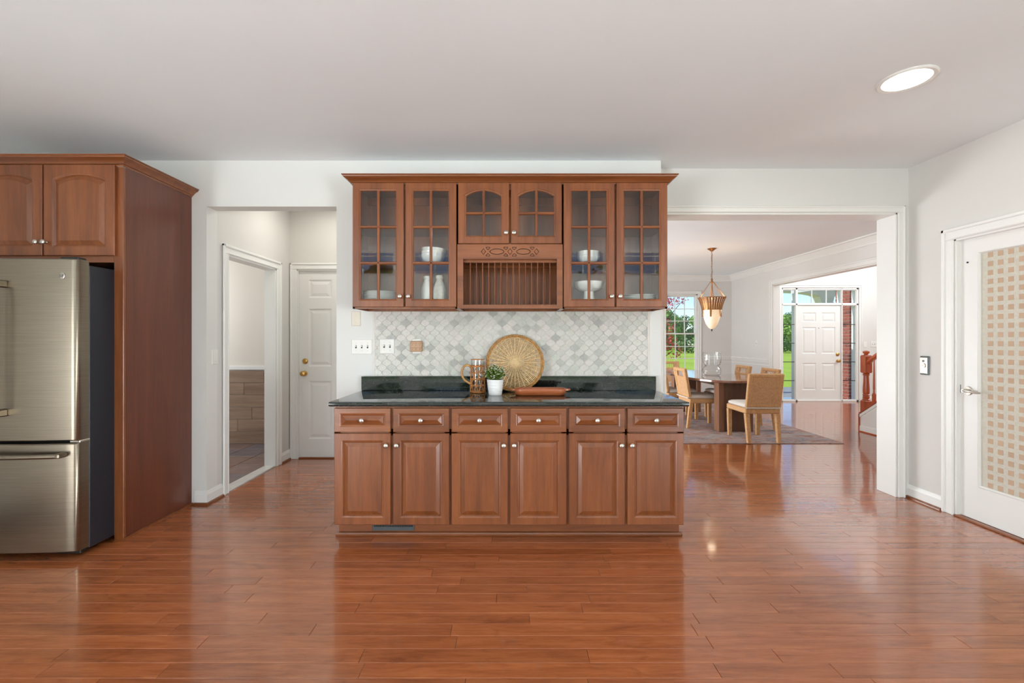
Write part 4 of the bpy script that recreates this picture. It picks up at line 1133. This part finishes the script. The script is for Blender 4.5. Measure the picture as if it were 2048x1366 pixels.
def chair(label, loc, rz, cut=True):
    """local axes: the sitter looks towards +y"""
    t = thing('dining_chair', label, 'chair', loc, rz, 'woven rattan chairs around the dining table')
    w, d = .44, .50; hw = w/2; lw = .05
    def leg(x0, y0, x1, y1, z0, z1):
        q = lw/2; k = .82
        def sqr(x, y, z, s): return [(x-q*s, y-q*s, z), (x+q*s, y-q*s, z), (x+q*s, y+q*s, z), (x-q*s, y+q*s, z)]
        MB().loft([sqr(x1, y1, z0, k), sqr(x1*.5+x0*.5, y1*.5+y0*.5, (z0+z1)/2, .93), sqr(x0, y0, z1, 1)]).build('leg', 'rattan', t)
    for s in (-1, 1):
        leg(s*(hw-.026), d/2-.028, s*(hw-.03), d/2-.03, 0, .365); leg(s*(hw-.026), -d/2+.028, s*(hw-.032), -d/2-.015, 0, .365)
    MB().box(-hw, hw, -d/2, d/2, .365, .432, .010).build('seat_frame', 'rattan', t)
    L = []
    for i, z in ((.02, .432), (.004, .440), (0, .455), (.004, .470), (.03, .484), (.09, .490)):
        L.append([(x, y, z) for x, y, _ in rr(w-.004-2*i, d-.01-2*i, .05, 0, 4)])
    MB().loft(L).build('cushion', 'cushion', t, smooth=50)
    # back: frame leaning backwards
    bh = .43; th_ = .045; fr = .05
    M = Matrix.Translation((0, -d/2+.03, .455)) @ Matrix.Rotation(.17, 4, 'X')
    f = MB(); z1 = bh; k = .985
    f.box(-hw, -hw+fr, -th_, 0, 0, bh, .008); f.box(hw-fr, hw, -th_, 0, 0, bh, .008); f.box(-hw+fr*.8, hw-fr*.8, -th_, 0, bh-.045, bh, .008); f.box(-hw+fr*.8, hw-fr*.8, -th_, 0, 0, .035, .008)
    if cut:
        f.box(-hw+fr*.8, hw-fr*.8, -th_+.008, -.008, bh-.145, bh-.125, .004)
    bo = f.xf(M).build('backrest', 'rattan', t)
    p = MB(); ztop = bh-.14 if cut else bh-.04
    p.box(-hw+fr*.9, hw-fr*.9, -th_+.010, -.010, .03, ztop)
    if cut:                                       # solid shoulders beside the hand hole
        for s in (-1, 1): p.box(min(s*.105, s*(hw-fr*.9)), max(s*.105, s*(hw-fr*.9)), -th_+.010, -.010, ztop, bh-.04)
    p.xf(M).build('woven_panel', 'rattan_panel', bo)
    if cut:
        q = MB()
        for k_ in range(-2, 3): q.tube([(.035*k_-.02, -.022, bh-.13), (.035*k_, -.022, bh-.085), (.035*k_-.012, -.022, bh-.042)], .0045, 5)
        q.xf(M).build('hole_lattice', 'rattan', bo)
    MB().tube([tuple(M @ Vector(p_)) for p_ in ((-hw, -th_*.5-.03, -.004), (-hw*.5, -th_*.5-.034, -.004), (0, -th_*.5-.035, -.004), (hw*.5, -th_*.5-.034, -.004), (hw, -th_*.5-.03, -.004))], .008, 6).build('cushion_tie', 'cushion', t)
    return t
chair('rattan chair with a solid woven back at the kitchen end of the table', (3.205, 5.86, ZR), 0, False)
chair('rattan chair facing the foyer, the one nearer the kitchen', (2.90, 6.74, ZR), -PI/2)
chair('rattan chair facing the foyer, the one nearer the window', (2.84, 7.46, ZR), -PI/2)
chair('rattan chair with its back to the foyer, closer to the kitchen', (3.55, 6.56, ZR), PI/2)
chair('rattan chair with its back to the foyer, closer to the window', (3.55, 7.32, ZR), PI/2)
chair('rattan chair at the far end of the table before the window', (3.09, 8.36, ZR), PI)
hv = thing('hurricane_vase', 'clear glass hurricane vase with a pinched waist on the dining table', 'vase', (3.19, 7.0, ZR+.737))
MB().lathe([(.001, 0), (.11, 0), (.128, .02), (.138, .06), (.136, .10), (.115, .135), (.10, .15), (.118, .17), (.136, .21), (.138, .28), (.130, .365), (.127, .365), (.134, .28), (.132, .21), (.112, .172), (.093, .15), (.110, .133), (.13, .1), (.132, .06), (.122, .024), (.105, .006), (.001, .006)], 40).build('glass', 'clear_glass', hv, smooth=50)
MB().lathe([(.07, .165), (.072, .165), (.072, .335), (.07, .335)], 28, (0, 0, 0), False).build('inner_cylinder', 'clear_glass', hv, smooth=50)

# chandelier
ch = thing('pendant_chandelier', 'bronze pendant chandelier with slatted flared basket and amber glass bowl', 'chandelier', (3.19, 7.0, CEIL))
MB().lathe([(.001, 0), (.066, 0), (.066, -.006), (.05, -.018), (.03, -.03), (.018, -.045), (.001, -.048)], 24).build('canopy', 'bronze', ch, smooth=40)
z = -.05; i = 0
lk = MB()
def linkpath(z, fl):
    pts = []
    for q in range(12):
        a = 2*PI*q/12; u = .009*math.cos(a); w = .017*math.sin(a); pts.append((u, 0, z+w) if fl else (0, u, z+w))
    return pts
lkm = [MB().tube(linkpath(0, f_), .0024, 5, True).mesh('chain_link') for f_ in (0, 1)]
while z > -.47:
    link('chain_link', lkm[i % 2], 'bronze', ch, (0, 0, z-.012)); z -= .026; i += 1
MB().tube([(.012*math.sin(q*.9), .010*math.cos(q*.7), -.05-.02*q) for q in range(22)], .002, 5).build('cord', 'came', ch)
MB().lathe([(.001, -.47), (.012, -.475), (.016, -.5), (.010, -.515), (.03, -.525), (.03, -.532), (.010, -.54), (.007, -.55), (.007, -.79), (.001, -.79)], 14).build('stem', 'bronze', ch, smooth=40)
zr = CEIL-1.966
for k in range(6):
    a = 2*PI*k/6+.2; MB().tube([(.028*math.cos(a), .028*math.sin(a), -.53), (.205*math.cos(a), .205*math.sin(a), -zr+.004)], .0035, 6).build('hanger_rod', 'bronze', ch)
    MB().lathe([(.001, .014), (.009, .008), (.011, 0), (.009, -.008), (.001, -.012)], 10, (.212*math.cos(a), .212*math.sin(a), -zr)).build('rod_finial', 'bronze', ch, smooth=40)
MB().tube([(.203*math.cos(2*PI*i/48), .203*math.sin(2*PI*i/48), -zr) for i in range(48)], .006, 6, True).build('rim_ring', 'bronze', ch, smooth=50)
MB().tube([(.140*math.cos(2*PI*i/48), .140*math.sin(2*PI*i/48), -zr-.186) for i in range(48)], .006, 6, True).build('lower_ring', 'bronze', ch, smooth=50)
prof = [(.204, 0), (.188, -.03), (.172, -.07), (.160, -.11), (.150, -.15), (.142, -.188)]
for k in range(30):                                     # slats of the basket
    a = 2*PI*k/30; long = k % 5 == 0; hw_ = .012; m = MB()
    pr_ = prof+([(.143, -.25), (.146, -.30)] if long else [])
    L = []
    for r, zz in pr_:
        L.append([((r+dr)*math.cos(a)-s*hw_*math.sin(a), (r+dr)*math.sin(a)+s*hw_*math.cos(a), -zr+zz) for dr, s in ((0, -1), (.004, -1), (.004, 1), (0, 1))])
    m.loft(L); so = m.build('slat', 'bronze', ch)
    if long:
        for q in range(12):
            zz = -.02-.024*q; r = .204
            for (r0, za), (r1, zb) in zip(pr_, pr_[1:]):
                if zb <= zz <= za: r = r0+(r1-r0)*(zz-za)/(zb-za)
            MB().lathe([(.001, -.004), (.004, 0), (.001, .004)], 6, ((r+.005)*math.cos(a), (r+.005)*math.sin(a), -zr+zz)).build('stud', 'brass', so)
MB().lathe([(.148, -.09), (.138, -.19), (.130, -.25), (.112, -.33), (.085, -.41), (.05, -.465), (.015, -.49), (.001, -.492)], 36, (0, 0, -zr), False).build('glass_bowl', 'lamp_glass', ch, smooth=50)
MB().lathe([(.001, -.488), (.012, -.49), (.014, -.498), (.007, -.508), (.009, -.518), (.001, -.53)], 12, (0, 0, -zr)).build('finial', 'came', ch, smooth=40)
ld = bpy.data.lights.new('chandelier_bulb', 'POINT'); ld.energy = 6; ld.color = (1, .8, .55); ld.shadow_soft_size = .05
lo = bpy.data.objects.new('chandelier_bulb', ld); COL.objects.link(lo); lo.parent = ch; lo.location = (0, 0, -zr-.02)

# ================================================================== staircase in the foyer
sc = thing('staircase', 'white sided staircase with turned cherry newel, balusters and handrail', 'staircase', (5.02, 6.36, 0))
sl = .68; L = 2.3                                        # rises towards the camera (local -y)
st0 = .25
side = [(0, 0), (0, st0), (-L, st0+sl*L), (-L, 0)]
MB().prism([(y, z) for y, z in side], 0, .09, 'x').build('stringer', 'trim_white', sc)
MB().prism([(-.05, .10), (-.05, st0-.045), (-L+.1, st0-.05+sl*(L-.12)), (-L+.1, .10)], -.006, 0, 'x').build('side_panel', 'wall_white', sc)
MB().prism([(0, st0), (0, st0+.022), (-L, st0+.022+sl*L), (-L, st0+sl*L)], -.018, .108, 'x').build('cap_rail', 'stair_wood', sc)
MB().prism([(0, st0-.045), (0, st0-.005), (-L, st0-.005+sl*L), (-L, st0-.045+sl*L)], -.012, 0, 'x').build('cap_moulding', 'trim_white', sc)
MB().box(-.013, 0, -L, 0, 0, .085, .004).build('baseboard', 'trim_white', sc)
MB().box(-.024, -.013, -L, 0, 0, .016, .003).build('shoe_moulding', 'stair_wood', sc)
MB().box(-.02, .11, 0, .014, 0, st0, .002).build('end_board', 'stair_wood', sc)
rise, run = .187, .275
for k in range(8):
    y1 = -run*k+.02
    MB().box(.09, 1.05, y1-run-.03, y1, rise*(k+1)-.03, rise*(k+1), .006).build('tread', 'stair_wood', sc)
    MB().box(.09, 1.05, y1-run, y1-.03, rise*k if k else 0, rise*(k+1)-.03).build('riser', 'trim_white', sc)
# newel post
def sq(c, h, z): return [(c[0]-h, c[1]-h, z), (c[0]+h, c[1]-h, z), (c[0]+h, c[1]+h, z), (c[0]-h, c[1]+h, z)]
nc = (.045, -.05); hq = .047
nb = MB().loft([sq(nc, hq, .262), sq(nc, hq, .44), sq(nc, hq*.8, .452)]).build('newel_post', 'stair_wood', sc)
MB().lathe([(.034, .45), (.045, .458), (.045, .466), (.034, .474), (.04, .486), (.042, .50), (.036, .514), (.044, .522), (.044, .53), (.036, .538), (.04, .56), (.041, .60), (.034, .72), (.031, .80), (.042, .806), (.042, .814), (.034, .82), (.044, .828), (.030, .84)], 20, (nc[0], nc[1], 0)).build('turning', 'stair_wood', nb, smooth=30)
MB().loft([sq(nc, hq*.8, .838), sq(nc, hq, .85), sq(nc, hq, 1.075), sq(nc, hq*.78, 1.092)]).build('block', 'stair_wood', nb)
MB().lathe([(.025, 1.09), (.032, 1.096), (.022, 1.106), (.036, 1.118), (.042, 1.132), (.038, 1.146), (.02, 1.155), (.001, 1.158)], 20, (nc[0], nc[1], 0)).build('cap', 'stair_wood', nb, smooth=30)
hz = 1.0
rp = [(.012, -.022), (.012, .008), (.02, .022), (.035, .032), (.055, .032), (.07, .022), (.078, .008), (.078, -.022), (.062, -.036), (.028, -.036)]
MB().loft([[(x, y, hz+z+sl*(-y-.09)) for x, z in rp] for y in (-.09, -L)]).build('handrail', 'stair_wood', sc, smooth=30)
for k in range(14):
    y = -.185-.118*k
    zb = st0+.022+sl*(-y); zt = hz-.03+sl*(-y-.09)
    b = MB(); c = (.045, y)
    b.loft([sq(c, .017, zb-.014), sq(c, .017, zb+.15), sq(c, .012, zb+.165)])
    b.lathe([(.011, zb+.162), (.016, zb+.17), (.011, zb+.178), (.0135, zb+.19), (.010, zb+.20), (.014, zb+.24), (.0125, zb+.35), (.009, zt)], 10, (c[0], c[1], 0))
    b.build('baluster', 'stair_wood', sc, smooth=30)

# ================================================================== outdoors
struct(MB().box(-120, 140, 10.2, 130, -.9, -.5).build('ground_front', 'grass')); struct(MB().box(-120, 140, -90, -6.2, -.9, -.3).build('ground_rear', 'grass'))
struct(MB().box(5.0, 10.4, 9.55, 12.6, -.6, -.04).build('porch_floor', 'concrete'))
pier = thing('brick_pier', 'red brick porch pier seen through the narrow side window', 'pier', (7.46, 9.74, -.04))
MB().box(.008, .63, .008, .42, 0, 2.8).build('mortar_core', 'mortar', pier)
brm = [MB().box(-.004, .10, 0, .207, 0, .062, .003).mesh('brick'), MB().box(-.004, .10, 0, .10, 0, .062, .003).mesh('brick'), MB().box(0, .2, -.004, .02, 0, .062, .003).mesh('brick')]
for r in range(38):
    z = .004+.0735*r
    for y, k in (((0, 0), (.217, 0)) if r % 2 else ((0, 1), (.11, 0), (.327, 1))): link('brick', brm[k], 'brick', pier, (0, y, z))
    for q in range(3): link('brick', brm[2], 'brick', pier, (.105+.21*q-(.1 if r % 2 else 0)+.01, 0, z))
MB().box(-.02, .65, -.02, .44, 2.8, 2.88, .01).build('cap', 'porch_trim', pier)
pa = thing('porch_arcade', 'cream porch arcade with arches on a square column', 'porch', (8.2, 11.6, -.04))
prof_ = [(-2.95, 2.9), (-2.95, 2.3)]
for c0, c1 in ((-2.7, -.14), (.14, 2.7)):
    cx, r = (c0+c1)/2, (c1-c0)/2
    prof_ += [(cx-r*math.cos(PI*q/12), 2.26+.32*math.sin(PI*q/12)**.4) for q in range(13)]
prof_ += [(2.95, 2.3), (2.95, 2.9)]
MB().prism(prof_, -.14, .14, 'y').build('arch_beam', 'porch_trim', pa)
for x in (-2.82, 0, 2.82):
    MB().box(x-.13, x+.13, -.13, .13, 0, 2.28, .01).build('column', 'porch_trim', pa)
    MB().box(x-.17, x+.17, -.17, .17, 2.22, 2.30, .015).build('capital', 'porch_trim', pa)

def blob(m, c, r, n, size, rg, flat=.9):
    for i in range(n):
        d = Vector((rg.gauss(0, 1), rg.gauss(0, 1), rg.gauss(0, 1))).normalized(); rr_ = r*(.55+.45*rg.random()**.5)
        P = Vector(c)+Vector((d.x*rr_, d.y*rr_, d.z*rr_*flat))
        nrm = (d+Vector((rg.uniform(-.7, .7), rg.uniform(-.7, .7), rg.uniform(-.3, .9)))).normalized()
        s = nrm.cross(Vector((rg.uniform(-1, 1), rg.uniform(-1, 1), rg.uniform(-1, 1)))).normalized(); u = nrm.cross(s); z = size*rg.uniform(.6, 1.25)
        m.add([P-s*z*.5, P+u*z*.35, P+s*z*.5, P-u*z*.35], [(0, 1, 2, 3)])
def tree(loc, h, r, mat, label, group, size=.5, n=240, seed=1, trunk=.35, nb=9):
    rg = random.Random(seed); t = thing('tree', label, 'tree', loc, 0, group); m = MB()
    for k in range(nb):
        a = rg.uniform(0, 2*PI); q = rg.uniform(0, .75)*r; zz = h*(trunk+(.92-trunk)*rg.random()); zz = min(zz, h-r*.35)
        blob(m, (q*math.cos(a), q*math.sin(a), zz), r*rg.uniform(.34, .55), n, size, rg)
    tag(m.build('foliage', mat, t), kind='stuff')
    b = MB(); b.tube([(0, 0, 0), (.05*r, 0, h*.3), (0, .06*r, h*.55), (-.05*r, 0, h*.85)], [h*.03, h*.024, h*.016, h*.006], 7)
    for k in range(5):
        a = 2*PI*k/5+.4; z0 = h*(.3+.08*k); b.tube([(0, 0, z0), (r*.3*math.cos(a), r*.3*math.sin(a), z0+h*.12), (r*.6*math.cos(a), r*.6*math.sin(a), z0+h*.17)], [h*.013, h*.008, h*.003], 5)
    b.build('trunk', 'bark', t)
    return t
G1 = 'trees along the far edge of the front lawn'
spec = [(21.0, 62, 5.0, 2.0, 'leaf_dark'), (24.1, 69, 6.6, 1.9, 'leaf_green'), (26.9, 62, 5.2, 1.8, 'leaf_green'), (29.9, 69, 5.8, 2.1, 'leaf_dark'), (33.2, 62, 6, 2.1, 'leaf_green'), (36.6, 69, 5.2, 2.1, 'leaf_green'), (40.0, 62, 5.0, 2.1, 'leaf_green'), (43.6, 69, 5.8, 2.2, 'leaf_dark'), (47.2, 62, 5.2, 2.2, 'leaf_green')]+[(22.5+5.4*q, 77+.5*(q%2), 5.6+.5*(q%3), 2.35, 'leaf_green' if q % 2 else 'leaf_dark') for q in range(7)]+[(26.5+6.2*q, 85, 5.8+.6*(q%2), 2.6, 'leaf_dark') for q in range(6)]
for i, (x, y, h, r, mt) in enumerate(spec):
    tree((x, y, -.5), h, r, mt, 'bright green leafy tree at the far edge of the lawn' if mt == 'leaf_green' else 'dark green dense tree at the far edge of the lawn', G1, .42, 230, 30+i, .2)
for i in range(11):
    rg = random.Random(90+i); m = MB()
    for k in range(3): blob(m, ((k-1)*.55, rg.uniform(-.3, .3), .95+rg.uniform(-.1, .4)), .95, 130, .34, rg, .9)
    b = thing('hedge_bush', 'low dark green bush in the hedge row beyond the lawn', 'bush', (19.5+3.05*i, 57.0, -.5), 0, 'hedge bushes beyond the lawn')
    tag(m.build('foliage', 'leaf_dark', b), kind='stuff')
    MB().tube([(0, 0, 0), (.05, 0, .5), (-.1, 0, 1.1)], [.08, .06, .03], 6).build('stem', 'bark', b)
rm = thing('red_maple', 'red leaved ornamental maple growing just outside the dining window', 'tree', (4.5, 14.2, -.5))
rg = random.Random(3); m = MB()
for c, r, n in (((-.3, 0, 3.0), .75, 420), ((.35, .1, 3.05), .5, 260), ((.75, -.1, 3.13), .26, 60), ((1.05, 0, 3.1), .2, 34), ((.5, 0, 2.2), .34, 150), ((.55, -.1, 1.75), .3, 120), ((.8, 0, 1.42), .26, 60), ((.1, 0, 1.5), .4, 120), ((-.7, .2, 2.3), .6, 240)): blob(m, c, r, n, .085, rg)
tag(m.build('foliage', 'leaf_red', rm), kind='stuff')
b = MB(); b.tube([(-.3, 0, 0), (-.25, 0, .9), (-.1, 0, 1.6), (-.3, 0, 2.9)], [.07, .06, .045, .02], 7)
for e in ((.7, -.05, 1.45), (.55, 0, 2.2), (1.1, 0, 3.12), (-.8, .2, 2.4)): b.tube([(-.2, 0, 1.0), (e[0]*.5-.1, e[1], e[2]*.75), e], [.035, .02, .006], 6)
b.build('trunk', 'bark', rm)
for i, (x, y, h, r) in enumerate([(-9, -23, 6.5, 2.3), (-5.4, -16, 5.4, 2.0), (-2.0, -23, 6.6, 2.3), (1.6, -16, 5.8, 2.0), (5.2, -23, 6.4, 2.3), (9, -16, 5.6, 2.0)]):
    tree((x, y, -.3), h, r, 'leaf_green' if i % 2 else 'leaf_dark', 'leafy garden tree behind the house', 'trees in the rear garden', .42, 170, 60+i, .2)
